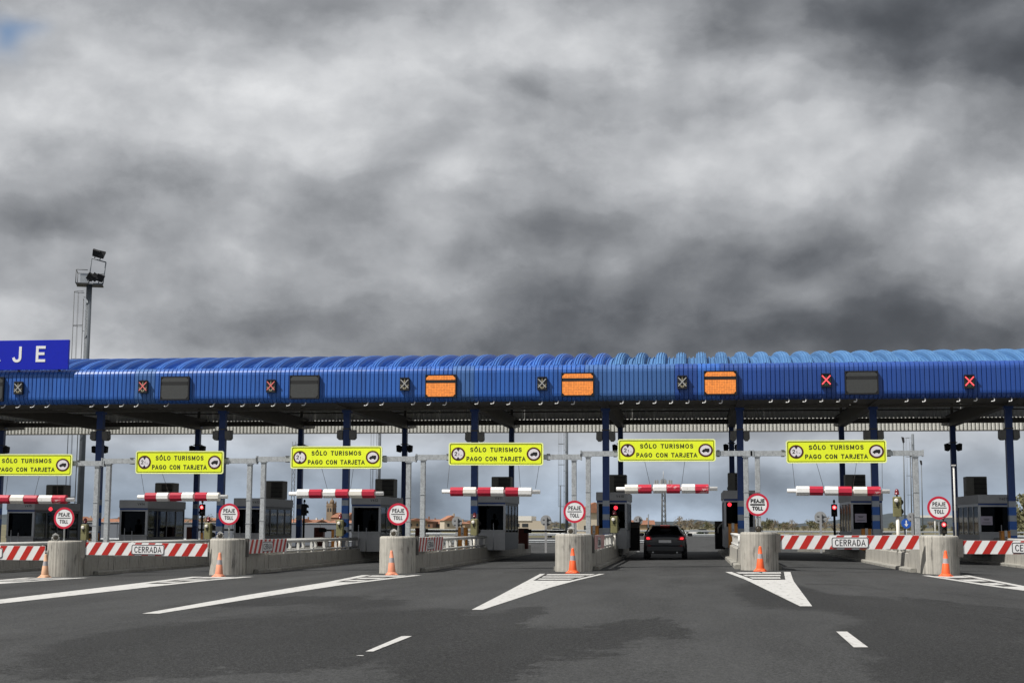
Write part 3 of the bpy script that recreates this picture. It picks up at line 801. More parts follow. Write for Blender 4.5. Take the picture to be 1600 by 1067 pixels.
def rear_flood():
    t = thing('floodlight', 'x', 'floodlight', (0, 0, 0), 0, 'small dark floodlight pairs on the rear columns')
    for s in (-1, 1):
        m = MB(); pts = [(s * .15, .14), (s * .17, -.12), (s * .24, -.2), (s * .40, -.16), (s * .42, .16), (s * .3, .2)]
        if s < 0: pts = pts[::-1]
        m.prism(pts[::-1], -.2, .1); m.build('lamp_housing', rubber, t)
    m = MB(); m.box(-.3, .3, .0, .05, -.03, .03); m.box(-.19, .19, -.19, .19, .21, .25); m.build('bracket', dark_steel, t)
    return t
f0, r0 = front_flood(), rear_flood()
bpy.context.view_layer.update()
FRONT = [(k, x) for k, x in enumerate(COLX) if 1 <= k <= 8]
for n, (k, x) in enumerate(FRONT):
    loc = (x, YC, at(160, 681, YC).z if k < 4 else at(1157, 681, YC).z)
    lab = 'grey floodlight pair on the %s blue front column from the left' % ORD[n]
    if n == 0: f0.location = loc; f0['label'] = lab
    else: dup(f0, loc, lab)
n = 0
for k, x in enumerate([-37.2] + COLX[:-1]):
    loc = (x, YR, at(633, 701, YR).z)
    lab = 'small dark floodlight pair on the %s dark rear column from the left' % ORD[n]
    if n == 0: r0.location = loc; r0['label'] = lab
    else: dup(r0, loc, lab)
    n += 1

# ------------------------------------------------------------------ islands of the toll lanes
# X of the round blocks; the outer three belong to lanes the photo cuts off
IX = [-31.6, -26.0] + [at(px, 880, 45.4).x for px in (100, 354.5, 620.5, 896, 1187, 1469)] + [13.0]
IPH = ['', 'cut off at the left edge', 'at far left', 'second from left', 'third from left', "left of the black car's lane", "right of the black car's lane", 'at far right', 'cut off at the right edge']
YCYL, RC = 45.48, .585
def wall_profile(m, s, y0, y1, h, x=.55, t=.16):
    """low wall with battered outer face on side s"""
    pts = [(s * (x - t), -.6), (s * (x + .02), -.6), (s * (x + .02), .12), (s * x, h - .03), (s * (x - .03), h), (s * (x - t), h)]
    if s < 0: pts = pts[::-1]
    m.prism(pts[::-1], y0, y1)
bn = MB()
n = 40; prof = []
for r, z in ((RC, -.6), (RC, 0.02), (RC, 1.10), (RC - .012, 1.145), (RC - .05, 1.165)):
    ring = [(r * math.cos(2 * math.pi * k / n), r * math.sin(2 * math.pi * k / n), z) for k in range(n)]
    prof.append(ring)
bn.loft(prof, cap=True, smooth=False)
bull = bn.mesh('round_block', bullnose_c)
def shoulder_mesh():
    m = MB()
    for s in (-1, 1):
        pts = [(.3, -.6), (2.7, -.6), (2.7, .60), (2.35, .62), (1.55, 1.02), (.3, 1.05)]
        a, b = sorted((s * .38, s * .545))
        o = len(m.v); k = len(pts)
        m.v += [(a, y, z) for y, z in pts] + [(b, y, z) for y, z in pts]
        m.face([o + q for q in range(k)][::-1]); m.face([o + k + q for q in range(k)])
        for q in range(k): m.face([o + q, o + (q + 1) % k, o + k + (q + 1) % k, o + k + q])
    return m.mesh('shoulder_block', concrete)
shoulder = shoulder_mesh()
def wall_mesh(s, ln):
    m = MB(); wall_profile(m, s, .012, ln - .012, .60); return m.mesh('wall_block', concrete)
def kerb_mesh(s, ln):
    m = MB(); pts = [(s * .56, -.6), (s * .735, -.6), (s * .735, .10), (s * .71, .13), (s * .56, .14)]
    if s < 0: pts = pts[::-1]
    m.prism(pts[::-1], .008, ln - .008); return m.mesh('kerb_stone', kerb_c)
WL, KL = 2.45, 1.4
wms = {s: wall_mesh(s, WL) for s in (-1, 1)}; kms = {s: kerb_mesh(s, KL) for s in (-1, 1)}
pm = MB(); pm.box(-.37, .37, 0, 34, -.6, .48); platform = pm.mesh('platform', kerb_c)
stud = MB(); stud.lathe([(.055, 0), (.055, .16), (.045, .19)], 10); studme = stud.mesh('stud', cream_p)
for k, x in enumerate(IX):
    g = crown(x)
    if k in (0, 8): lab = None
    t = thing('toll_island', 'concrete toll island with round block at its front, %s' % IPH[k] if IPH[k] else 'x', 'traffic island', (x, YCYL, g), 0, 'concrete islands between the toll lanes')
    if k == 0: t['label'] = 'concrete toll island under the booth nearest the left edge'
    if k == 1: t['label'] = 'concrete toll island whose low wall runs below the CERRADA board at the left edge'
    if k == 8: t['label'] = 'concrete toll island whose low wall shows below the CERRADA board at the right edge'
    b = link('round_block', bull, t); b.rotation_euler = (0, 0, rnd.uniform(0, 6))
    link('shoulder_block', shoulder, t)
    link('platform', platform, t, (0, 1.2, 0))
    for s in (-1, 1):
        for q in range(12): link('wall_block', wms[s], t, (rnd.uniform(-.006, .006), 2.72 + q * WL, rnd.uniform(-.008, .008)))
        for q in range(22): link('kerb_stone', kms[s], t, (rnd.uniform(-.008, .008), 1.0 + q * KL, rnd.uniform(-.012, .004)))
        for q in range(5): link('stud', studme, t, (s * .47, 2.0 + q * .42, .84 if q == 0 else .60))
# guard rails on both island edges
def rail_thing(k, s):
    lab = 'white guard rail on the %s edge of island %s' % ('left' if s < 0 else 'right', IPH[k] or 'under the leftmost booth')
    t = thing('guard_rail', lab, 'guard rail', (IX[k] + s * .46, YCYL, crown(IX[k])), 0, 'guard rails on the toll islands')
    link('rail', rl, t); link('rail', rl2, t)
    for q in range(7): link('post', rp[s], t, (0, 5.0 + q * 1.9, 0))
m = MB(); m.path([(0, 4.2, .80), (0, 4.4, 1.0), (0, 4.7, 1.035), (0, 17, 1.035)], .062, 8); rl = m.mesh('rail', rail_w)
m = MB(); m.tube((0, 3.0, .68), (0, 17, .68), .038, 8); rl2 = m.mesh('rail', rail_w)
rp = {}
for s in (-1, 1):
    m = MB()
    m.loft([[(-.05 - s * o, -.055, z), (.05 - s * o, -.055, z), (.05 - s * o, .055, z), (-.05 - s * o, .055, z)] for o, z in ((.0, .58), (.0, .66), (.035, .78), (.03, .90), (0, 1.0))], cap=True)
    rp[s] = m.mesh('post', rail_w)
for k in range(1, 9):
    for s in (-1, 1): rail_thing(k, s)

# ------------------------------------------------------------------ cones in front of the round blocks
def cone_mesh():
    t = thing('traffic_cone', 'x', 'traffic cone', (0, 0, 0), 0, 'traffic cones before the round blocks')
    m = MB(); c = .21
    m.bbox(-c, c, -c, c, 0, .035, .05); m.lathe([(.185, .034), (.17, .06), (.14, .085)], 20, cap=False); m.build('base', orange_cone, t)
    m = MB(); m.lathe([(.135, .08), (.098, .40), (.0965, .402)], 22, cap=False); m.lathe([(.077, .56), (.075, .562), (.045, .77), (.036, .80), (.02, .805)], 22, cap=True); m.build('body', orange_cone, t)
    m = MB(); m.lathe([(.0965, .40), (.0755, .562)], 22, cap=False); m.build('grey_band', cone_band, t)
    return t
cones = [(70, 901.5, 2, 'chalky pale orange traffic cone before the round block at far left'), (342, 900.5, 1, 'bleached orange traffic cone before the second round block from left'),
         (612, 897.5, 1, 'bleached orange traffic cone before the third round block from left'), (895, 894.5, 0, "orange traffic cone before the round block left of the black car's lane"),
         (1188, 891.5, 0, "bright orange traffic cone before the round block right of the black car's lane"), (1478, 900, 0, 'bright orange traffic cone before the round block at far right')]
c0 = cone_mesh(); bpy.context.view_layer.update()
for q, (px, py, f, lab) in enumerate(cones):
    p = ground(px, py, .004)
    t = c0 if q == 0 else dup(c0, p, lab)
    t.scale = (.92, .92, .92); t.location = p; t['label'] = lab; t.rotation_euler = (rnd.uniform(-.02, .02), rnd.uniform(-.02, .02), rnd.uniform(0, 1.5))
CONES = [o for o in COL.objects if o.name.startswith('traffic_cone')]
for t, (px, py, f, lab) in zip(CONES, cones):
    for ch in kids(t):
        if f and not ch.name.startswith('grey_band'): remat(ch, orange_fade if f == 1 else orange_pale)

# ------------------------------------------------------------------ PEAJE / TOLL signs and spot lamps on the round blocks
def toll_sign(px, py, bold, lab):
    c = at(px, py, 45.15); x = c.x
    gz = crown(x) + 1.16
    t = thing('toll_sign', lab, 'road sign', (x, 45.3, gz), 0, 'round toll signs on the concrete blocks')
    z = c.z - gz
    m = MB(); m.tube((0, .06, 0), (0, .06, z + .2), .03, 10); m.box(-.07, .07, -.01, .13, 0, .015); m.build('post', galv, t)
    m = MB(); m.lathe([(.350, .0), (.350, .025)], 40, 'Y', False, (0, -.125 + .15, z)); m.build('disc', galv if bold is None else sign_white, t)
    m = MB(); n = 48; rings = []
    for r, y in ((.353, .012), (.353, -.004), (.285, -.004), (.285, .0)): rings.append([(r * math.cos(2 * math.pi * k / n), y, z + r * math.sin(2 * math.pi * k / n)) for k in range(n)])
    m.loft(rings); m.build('red_ring', sign_red, t)
    link('lettering', text_mesh('PEAJE', black, .40 if not bold else .44, .125, .003, .03 + .07 * bold, 1.15), t, (0, -.004, z + .115))
    link('lettering', text_mesh('TOLL', black, .30 if not bold else .34, .125, .003, .03 + .07 * bold, 1.15), t, (0, -.004, z - .115))
    h = .012 + .012 * bold; m = MB(); m.box(-.225, .225, -.004, -.001, z - h, z + h); m.build('bar', black, t)
    m = MB(); m.box(-.3, .3, .026, .05, z + .12, z + .16); m.box(-.3, .3, .026, .05, z - .16, z - .12); m.build('bracket', galv, t)
for q, (px, py) in enumerate(((97, 809), (355.5, 803), (620.5, 803), (897, 799), (1184, 788), (1468.5, 793))):
    toll_sign(px, py, 1 if q == 4 else 0, 'round PEAJE TOLL sign on the round block ' + IPH[q + 2])
def spot_lamp(px, py, rz, dark, lab):
    c = at(px, py, 45.1); gz = crown(c.x) + 1.165
    t = thing('spot_lamp', lab, 'lamp', (c.x, 45.1, gz), rz, 'spot lamps on the round blocks')
    hm = rubber if dark else rail_w; z = max(c.z - gz, .12)
    m = MB(); m.lathe([(.09, -.22), (.125, -.12), (.135, .0), (.125, .045), (.11, .05)], 20, 'Y', True, (0, 0, z)); m.build('lamp_housing', hm, t)
    m = MB(); m.lathe([(.105, .0505), (.06, .062), (.02, .066)], 20, 'Y', True, (0, 0, z)); m.build('lens', lens_dark, t)
    m = MB(); m.box(-.16, -.14, .05, .09, .02, z + .03); m.box(.14, .16, .05, .09, .02, z + .03); m.box(-.16, .16, .05, .09, 0, .02)
    if not dark: m.prism([(-.15, z + .09), (.15, z + .09), (0, z + .19)], -.06, .12)
    m.build('bracket', hm, t); t.scale = (.78, .78, .78)
for px, py, rz, dk, q in ((87, 838, .5, 0, 2), (344, 837, .35, 0, 3), (615, 837, 0, 0, 4), (892, 830, -.1, 0, 5), (1185, 825.5, 0, 1, 6)):
    spot_lamp(px, py, rz, dk, '%s round spot lamp standing on the round block %s' % ('black' if dk else 'white', IPH[q]))

# ------------------------------------------------------------------ height gantries, yellow signs, striped height bars
YG = 48.1
LPH = {'A': 'over the lane at the left edge', 'B': 'over the left lane closed by CERRADA board', 'C': 'two lanes left of the black car', 'D': "one lane left of the black car",
       'E': 'over the waiting black car', 'F': 'over the closed lane right of the car'}
GANTRY = {'A': (-75, 153, 724), 'B': (171, 391, 720), 'C': (412.5, 639, 717), 'D': (661.5, 897, 714), 'E': (919, 1165, 708.5), 'F': (1183, 1430, 708)}
SIGNS = {'A': (-30, 113, 709, 743), 'B': (211, 350, 704, 740), 'C': (454, 597, 696.5, 732), 'D': (701, 849, 691, 727), 'E': (965.5, 1118, 685.5, 721), 'F': (1228.5, 1385, 687, 723.5)}
BARS = {'A': (-38, 116, 780, 'wrwrwr'), 'B': (215, 356, 776, 'rwrwrw'), 'C': (452, 599, 771, 'wrwrwr'), 'D': (691, 844, 768, 'rwrwrw'), 'E': (963, 1121, 763.5, 'wrwrwr'), 'F': (1230, 1390, 767, 'wrwrwr')}
def round_rect(w, h, r, n=5):
    pts = []
    for cx, cz, a0 in ((w / 2 - r, -h / 2 + r, -90), (w / 2 - r, h / 2 - r, 0), (-w / 2 + r, h / 2 - r, 90), (-w / 2 + r, -h / 2 + r, 180)):
        for k in range(n + 1):
            a = R(a0 + 90 * k / n); pts.append((cx + r * math.cos(a), cz + r * math.sin(a)))
    return pts
def frame_ring(m, outer, inner, y0, y1):
    m.loft([[(x, y1, z) for x, z in outer], [(x, y0, z) for x, z in outer], [(x, y0, z) for x, z in inner], [(x, y1, z) for x, z in inner]])
def gantry(key):
    x0, x1, pb = GANTRY[key]
    a, b = at(x0, pb, YG), at(x1, pb, YG)
    if key == 'A': a.x = -25.6
    cx = (a.x + b.x) / 2; g = crown(cx)
    t = thing('height_gantry', 'galvanised steel gantry ' + LPH[key], 'gantry', (cx, YG, g), 0, 'steel gantries over the toll lanes')
    for p in (a, b):
        m = MB(); m.bbox(-.08, .08, -.08, .08, .25, p.z - g - .09, .01); m.box(-.15, .15, -.15, .15, .47 + crown(p.x) - g, .50 + crown(p.x) - g)
        m.box(-.11, .11, -.11, .11, p.z - g - .12, p.z - g - .10)
        for q in (.9, 1.7, 2.5): m.box(-.094, .094, -.094, .094, q, q + .012)
        m.build('post', galv, t, (p.x - cx, 0, 0))
    m = MB(); z = (a.z + b.z) / 2 - g
    tilt = (b.z - a.z) / 2
    def seg(xa, xb): m.box(xa, xb, -.085, .085, z - .085, z + .085)
    seg(a.x - cx - .22, b.x - cx + .22)
    m.box(a.x - cx - .26, a.x - cx - .221, -.11, .11, z - .11, z + .11); m.box(b.x - cx + .221, b.x - cx + .26, -.11, .11, z - .11, z + .11)
    m.build('crossbar', galv, t)
    m = MB()
    for e in (-1.72, 1.72): m.box(e - .05, e + .05, -.11, .11, z - .11, z - .086); m.box(e - .05, e + .05, -.11, .11, z + .086, z + .11)
    m.build('clamp', dark_steel, t)
    return cx, z + g
def truck(m, y0, y1, s=1.0):
    poly = [(-.19, -.07), (-.16, -.08), (.16, -.08), (.19, -.07), (.19, .10), (-.04, .10), (-.06, .06), (-.12, .055), (-.155, .0), (-.19, -.01)]
    m.prism([(x * s, z * s) for x, z in poly], y0, y1)
    for cx in (-.10, .11):
        m.lathe([(.045 * s, -y1), (.045 * s, -y0)], 14, 'Y', False, (cx * s, 0, -.085 * s))
_sign = {}
def lane_sign(key):
    x0, x1, y0, y1 = SIGNS[key]
    a, b = at(x0, y1, YG - .22), at(x1, y0, YG - .22)
    w, h = b.x - a.x, b.z - a.z
    t = thing('lane_sign', 'yellow SÓLO TURISMOS sign ' + LPH[key], 'sign', ((a.x + b.x) / 2, YG - .22, (a.z + b.z) / 2), 0, 'yellow lane signs on the gantries')
    if 'panel' not in _sign:
        W, H = 3.26, .80
        m = MB(); m.prism(round_rect(W, H, .07), .0, .04); _sign['panel'] = m.mesh('panel', yellow)
        m = MB(); frame_ring(m, round_rect(W + .03, H + .03, .085), round_rect(W - .035, H - .035, .06), -.004, .045); _sign['edge'] = m.mesh('edge', yellow_edge)
        m = MB(); frame_ring(m, round_rect(W - .075, H - .075, .05), round_rect(W - .115, H - .115, .04), -.003, .001); _sign['border'] = m.mesh('border', black)
        m = MB(); m.lathe([(.245, .0), (.245, .004)], 36, 'Y', False, (0, 0, 0)); _sign['ring'] = m.mesh('roundel', maroon)
        m = MB(); m.lathe([(.185, .0041), (.185, .007)], 32, 'Y', False, (0, 0, 0)); _sign['disc'] = m.mesh('disc', pale)
        m = MB(); m.prism([(-.06, .19), (0, .085), (.06, .19)], -.010, -.0072); _sign['tri'] = m.mesh('triangle', black)
        m = MB(); m.prism([(.06, -.19), (0, -.10), (-.06, -.19)], -.010, -.0072); _sign['tri2'] = m.mesh('triangle', black)
        m = MB(); truck(m, -.010, -.0072, .66); _sign['truck'] = m.mesh('lorry_symbol', black)
        m = MB(); m.box(-1.2, -1.12, .041, .13, -.12, .12); m.box(1.12, 1.2, .041, .13, -.12, .12); m.box(-1.5, 1.5, .041, .06, .2, .25); m.box(-1.5, 1.5, .041, .06, -.25, -.2); _sign['bracket'] = m.mesh('bracket', galv)
    S = MB
    for nm in ('panel', 'edge', 'border', 'bracket'): link({'panel': 'panel', 'edge': 'edge', 'border': 'border', 'bracket': 'bracket'}[nm], _sign[nm], t)
    link('lettering', text_mesh('SÓLO TURISMOS', black, 1.80, .165, .003, .05, 1.35), t, (.0, -.004, .155))
    link('lettering', text_mesh('PAGO CON TARJETA', black, 2.06, .165, .003, .05, 1.25), t, (.0, -.004, -.175))
    for s in (-1, 1):
        r = link('roundel', _sign['ring'], t, (s * 1.31, 0, 0)); link('disc', _sign['disc'], r)
        if s < 0:
            link('triangle', _sign['tri'], r); link('triangle', _sign['tri2'], r)
            link('lettering', text_mesh('2', black, .105, .15, .003, .06), r, (-.082, -.0075, .005)); link('lettering', text_mesh('1', black, .045, .10, .003, .06), r, (.022, -.0075, -.02)); link('lettering', text_mesh('m', black, .07, .035, .003, .06), r, (.11, -.0075, -.055))
        else: link('lorry_symbol', _sign['truck'], r)
    t.scale = (w / 3.29, 1, h / .83); t.rotation_euler = (rnd.uniform(-.03, .03), rnd.uniform(-.004, .004), rnd.uniform(-.02, .02))
    return t
for key in 'ABCDEF':
    gantry(key); lane_sign(key)
WORN = {('A', 5), ('E', 1), ('E', 3), ('E', 5), ('F', 5)}
def height_bar(key):
    x0, x1, py, pat = BARS[key]
    a, b = at(x0, py, YG), at(x1, py, YG)
    c = (a + b) / 2; W = b.x - a.x
    t = thing('height_bar', 'red and white striped hanging bar ' + LPH[key], 'height bar', (c.x, YG, c.z), 0, 'striped bars hanging below the yellow signs')
    m = MB(); m.tube((-W / 2, 0, 0), (W / 2, 0, 0), .068, 12); m.build('inner_tube', white_p, t)
    t.rotation_euler = (0, rnd.uniform(-.006, .006), rnd.uniform(-.02, .02))
    inner = W - .58; gap = .055; sl = (inner - 2 * gap) / 3
    for k in range(3):
        xs = -inner / 2 + k * (sl + gap)
        for j in range(2):
            ci = pat[2 * k + j]; m = MB()
            xa, xb = xs + j * sl / 2, xs + (j + 1) * sl / 2
            R_ = .162; n = 8
            def ring(x, r): return [(x, r * math.cos(2 * math.pi * (q + .5) / n), r * math.sin(2 * math.pi * (q + .5) / n)) for q in range(n)]
            m.loft([ring(xa + .0015, R_ - .012), ring(xa + .012, R_), ring(xb - .012, R_), ring(xb - .0015, R_ - .012)], cap=True)
            mm = (red_worn if (key, 2 * k + j) in WORN else red_p) if ci == 'r' else (cream_p if (k + j + ord(key)) % 3 == 0 else white_p)
            o = m.build('striped_sleeve', mm, t); o.rotation_euler = (rnd.uniform(-.1, .1), rnd.uniform(-.006, .006), 0)
    sg = SIGNS[key]; zs = at(sg[0], sg[3], YG).z - c.z
    wires = {'A': ((-.62, -.72), (.55, .35), (1.2, 1.2)), 'B': ((-1.5, -1.4), (-.73, -.5)), 'C': ((-.5, -.3), (.62, .5), (1.3, 1.25)), 'D': ((-1.42, -1.5), (.95, 1.0), (1.65, 1.52)),
             'E': ((-.72, -.55), (.62, .50), (1.42, 1.42)), 'F': ((-1.48, -1.4), (-.7, -.47), (.6, .48), (1.42, 1.42))}[key]
    for xa, xb in wires:
        m = MB(); m.tube((xa, -.1, zs + .02), (xb, 0, .12), .007, 5); m.build('wire', dark_steel, t)
for key in 'ABCDEF': height_bar(key)
m = MB(); m.tube((0, 0, .5), (0, 0, 3.4), .03, 8); m.box(-.06, .06, -.06, .06, 3.4, 3.44)
p = at(1494, 840, 47.5); tag(m.build('thin_post', rail_w, None, (p.x, 47.5, crown(p.x))), 'thin white post standing on the round block island at far right', 'post')

# ------------------------------------------------------------------ CERRADA closing boards
def clip_x(poly, x0, x1):
    for lim, sg in ((x0, 1), (x1, -1)):
        out = []
        for k in range(len(poly)):
            p, q = poly[k - 1], poly[k]
            ip, iq = (p[0] - lim) * sg >= 0, (q[0] - lim) * sg >= 0
            if ip != iq:
                f = (lim - p[0]) / (q[0] - p[0]); out.append((lim, p[1] + f * (q[1] - p[1])))
            if iq: out.append(q)
        poly = out
        if not poly: return []
    return poly
def closing_board(W, H, cx_sign, lab, loc, rz, text=True, tilt=0.0):
    t = thing('closing_board', lab, 'barrier', loc, rz, 'striped boards that close the lanes')
    t.rotation_euler = (0, tilt, rz)
    m = MB(); m.box(0, W, 0, .035, 0, H); m.build('board', stripe_white, t)
    pitch, wd, sl = .453, .22, .25
    k = 0; x = -.45 + .10
    while x < W:
        poly = clip_x([(x, 0.004), (x + wd, 0.004), (x + wd + sl, H - .004), (x + sl, H - .004)], .004, W - .004)
        if len(poly) > 2:
            m = MB(); m.prism(poly, -.004, -.001); m.build('red_stripe', stripe_red, t)
        x += pitch
    m = MB(); pw, ph = 1.12, .335
    m.prism(round_rect(pw, ph, .07), -.012, -.0045); s = m.build('name_plate', sign_white, t, (cx_sign, 0, H * .47))
    m = MB(); frame_ring(m, round_rect(pw - .012, ph - .012, .066), round_rect(pw - .058, ph - .058, .045), -.015, -.011); m.build('border', black, s)
    link('lettering', text_mesh('CERRADA', black, .93, .20, .003, -.005, 1.0), s, (0, -.015, 0))
    m = MB(); m.box(-.13, 0, -.03, .07, -.1, H + .04); m.build('hinge_post', dark_steel, t)
    m = MB()
    for q in range(3): m.box(.2 + q * (W - .4) / 2 - .03, .2 + q * (W - .4) / 2 + .03, .036, .06, .02, H - .02)
    m.build('stiffener', galv, t)
    return t
def board_px(x0, x1, yt0, yb0, yt1, sign_px, lab, Y=44.98, W=None):
    a, b = at(x0, yb0, Y), at(x0, yt0, Y); c = at(x1, yt1, Y); s = at(sign_px, yt0, Y)
    W = W or c.x - a.x
    closing_board(W, b.z - a.z, s.x - a.x, lab, (a.x, Y, a.z), 0, tilt=-(c.z - b.z) / (c.x - a.x) * .9)
board_px(133, 324.5, 846.5, 866.5, 849, 231.5, 'striped CERRADA board closing the lane between the first two round blocks from left')
board_px(1220, 1436, 836, 857.5, 836, 1328, 'striped CERRADA board closing the lane right of the black car')
board_px(1505, 1600, 844, 865, 844.5, 1610, 'striped CERRADA board cut off by the right edge of the photo', W=4.3)
a = at(70.5, 852, 44.98)
board_px(-136, 70.5, 850, 872, 853, -20, 'striped CERRADA board cut off by the left edge of the photo')
for k, lab in ((3, 'folded back CERRADA board along the island second from left'), (4, 'folded back CERRADA board along the island third from left'), (5, "folded back CERRADA board left of the black car's lane")):
    x = IX[k] + .63
    closing_board(4.2, .46, 2.0, lab, (x, YCYL + .15, crown(x) + .66), math.pi / 2 - .02)

# ------------------------------------------------------------------ toll booths
YBO, BL = 62.0, 4.8
BOOTH = {0: (10, 55, 'V415'), 1: (187, 230.5, 'V414'), 2: (366, 410, 'V413'), 3: (549.5, 595, 'V412'), 4: (747, 786, 'V411'), 5: (932, 980, 'V410'), 6: (1131, 1180, 'V409'), 7: (1330, 1378.5, 'V408'), 8: (1531, 1577, 'V407')}
BW = 1.28
def booth(k):
    x0, x1, no = BOOTH[k]
    x = at((x0 + x1) / 2, 800, YBO).x; g = crown(x)
    where = {0: 'nearest the left edge', 8: 'nearest the right edge'}.get(k)
    t = thing('toll_booth', 'grey glazed toll booth numbered %s on its island' % no + (', ' + where if where else ''), 'toll booth', (x, YBO, g), 0, 'toll booths under the canopy')
    w = BW / 2
    m = MB(); m.box(-w, w, 0, .05, .46, 1.27); m.box(-w - .03, w + .03, -.03, .08, 1.27, 1.33)
    for q in (-.2, .25): m.box(q - .006, q + .006, -.003, 0, .5, 1.25)
    m.build('front_panel', booth_g, t)
    m = MB()
    for s in (-1, 1):
        a, b = sorted((s * w, s * (w - .05))); m.box(a, b, .052, BL, .46, 1.22)
    m.box(-w, w, BL - .05, BL + .0, .46, 2.5); m.box(-w + .051, w - .051, .052, BL - .051, .50, .54)
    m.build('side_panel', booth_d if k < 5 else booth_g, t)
    m = MB()                                   # front frame
    for s in (-1, 1):
        a, b = sorted((s * (w + .012), s * (w - .075))); m.box(a, b, -.012, .07, 1.332, 2.44)
    m.box(-w + .076, w - .076, -.006, .06, 2.38, 2.44)
    m.build('window_frame', frame_m, t)
    m = MB(); m.box(-w + .076, w - .076, .015, .03, 1.332, 2.379); m.build('front_window', booth_glass, t)
    m = MB(); m.box(-w - .01, w + .01, -.02, .06, 2.442, 2.52); m.build('blue_strip', navy, t)
    m = MB(); m.bbox(-w - .04, w + .04, -.04, BL + .04, 2.522, 2.88, .02); m.build('roof_band', booth_g, t)
    link('lettering', text_mesh(no, black, .34, .11, .003, .03), t, (.36, -.044, 2.70))
    for s in (-1, 1):                          # side bays
        for q in range(4):
            y0 = .08 + q * 1.18
            m = MB(); a, b = sorted((s * w, s * (w - .06)))
            m.box(a, b, y0, y0 + .09, 1.22, 2.52); m.box(a, b, y0 + .09, y0 + 1.18, 2.40, 2.52)
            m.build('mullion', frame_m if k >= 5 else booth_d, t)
            m = MB(); a, b = sorted((s * (w - .02), s * (w - .035))); m.box(a, b, y0 + .091, y0 + 1.179, 1.221, 2.399); m.build('side_window', side_glass, t)
    m = MB(); m.box(-.5, .45, .35, .8, 1.0, 1.06); m.box(-.3, .1, .45, .75, 1.06, 1.1); m.build('desk', rubber, t)
    if k in (0, 5, 6):
        px, py = {0: (78, 795), 5: (962, 793), 6: (1140, 788)}[k]; c = at(px, py, YBO - .1)
        m = MB(); m.lathe([(.085, .02), (.085, .0), (.075, .05)], 18, 'Y', True, (c.x - x, -.02, c.z - g)); m.build('signal_lamp', lamp_red, t)
    if k in (7, 8):
        c = at(*((1345, 809) if k == 7 else (1541.5, 813)), YBO - .02)
        pl = mat('paper_notice_%s' % ('a' if k == 7 else 'b'), (0.42, 0.38, 0.46), 0.8, var=.05)
        m = MB(); m.box(c.x - x - .24, c.x - x + .24, -.02, -.014, c.z - g - .18, c.z - g + .18); o = m.build('paper_notice', pl, t)
        m = MB()
        for zz, hw in ((.07, .12), (.03, .09), (-.09, .17)): m.box(c.x - x - hw, c.x - x + hw, -.024, -.0205, c.z - g + zz - .012, c.z - g + zz + .012)
        m.build('printed_line', booth_d, o)
    m = MB()
    for q, h in ((-.25, 1.62), (.1, 1.5)) if k < 4 else ((.18, 1.62),): m.tube((q, -.35, .47), (q, -.35, h), .022, 8)
    m.build('guard_post', frame_m, t)
    return x
ac_l = MB()
for q in range(11): ac_l.box(-.10 + q * .047, -.10 + q * .047 + .016, -.42, -.395, .07, .80)
for q in range(4): ac_l.box(-.12, .43, -.405, -.39, .12 + q * .2, .14 + q * .2)
ac_b = MB(); ac_b.bbox(-.44, .44, -.39, .40, .0, .86, .02); ac_b.box(-.45, -.14, -.415, -.388, .02, .84); ac_b.box(-.48, -.44, -.3, -.1, .1, .22); ac_b.box(-.35, -.3, -.35, .35, -.02, .0); ac_b.box(.3, .35, -.35, .35, -.02, .0)
acb, acl = ac_b.mesh('casing', ac_m), ac_l.mesh('louvre', rubber)
for k in BOOTH:
    bx = booth(k); no = BOOTH[k][2]
    t = thing('air_conditioner', 'dark grey louvred air conditioner on the roof of toll booth %s' % no, 'air conditioner', (bx + rnd.uniform(-.05, .1), 65.9, crown(bx) + 2.90), 0, 'air conditioners on the booth roofs')
    link('casing', acb, t); link('louvre', acl, t)

# ------------------------------------------------------------------ signals, cabinets, terminals on the islands
def dome(m, z, r, h): m.lathe([(r * 1.15, z), (r * 1.15, z + .03), (r, z + .035), (r, z + h * .55), (r * .75, z + h * .85), (r * .3, z + h)], 14)
def traffic_light(px, py, Y, s, facing, lab, base=None, post=True):
    c = at(px, py, Y); g = crown(c.x) + (.48 if base is None else base)
    t = thing('traffic_light', lab, 'traffic light', (c.x, Y, g), facing, 'red traffic lights')
    z = c.z - g
    m = MB(); m.bbox(-.15 * s, .15 * s, -.08 * s, .12 * s, z - .32 * s, z + .32 * s, .03 * s); m.build('housing', rubber, t)
    for q, mm in ((.15, lamp_red if facing == 0 else lens_dark), (-.15, lens_dark)):
        m = MB(); m.lathe([(.11 * s, .081 * s), (.105 * s, .10 * s), (.05 * s, .115 * s)], 20, 'Y', True, (0, 0, z + q * s)); o = m.build('lens', mm, t)
        if mm is lamp_red: m = MB(); m.lathe([(.07 * s, .116 * s), (.04 * s, .122 * s)], 14, 'Y', True, (0, 0, z + q * s)); m.build('lit_core', lamp_hot, o)
        m = MB(); rr = .125 * s
        m.loft([[(rr * math.cos(a), y, z + q * s + rr * math.sin(a)) for a in [R(-20 + 220 * v / 14) for v in range(15)]] for y in (-.08 * s, -.22 * s)], closed=False); m.build('visor', rubber, t)
    m = MB(); m.tube((0, .02, z + .32 * s), (0, .02, z + .40 * s), .03 * s); dome(m, z + .40 * s, .06 * s, .16 * s); m.build('beacon', rubber if s > .8 else beacon_red, t)
    if post: m = MB(); m.tube((0, .02, 0), (0, .02, z - .32 * s), .06 * s, 10); m.build('post', rubber, t)
traffic_light(316, 796.5, 72.6, .95, 0, 'lit red traffic light on a black post left of the second CERRADA lane block')
traffic_light(475.5, 796, 72.6, .95, 2.6, 'black traffic light turned away beside a dark rear column, left half')
traffic_light(1303.5, 797, 72.6, .95, 0, 'lit red traffic light on a tall black post behind the right CERRADA board')
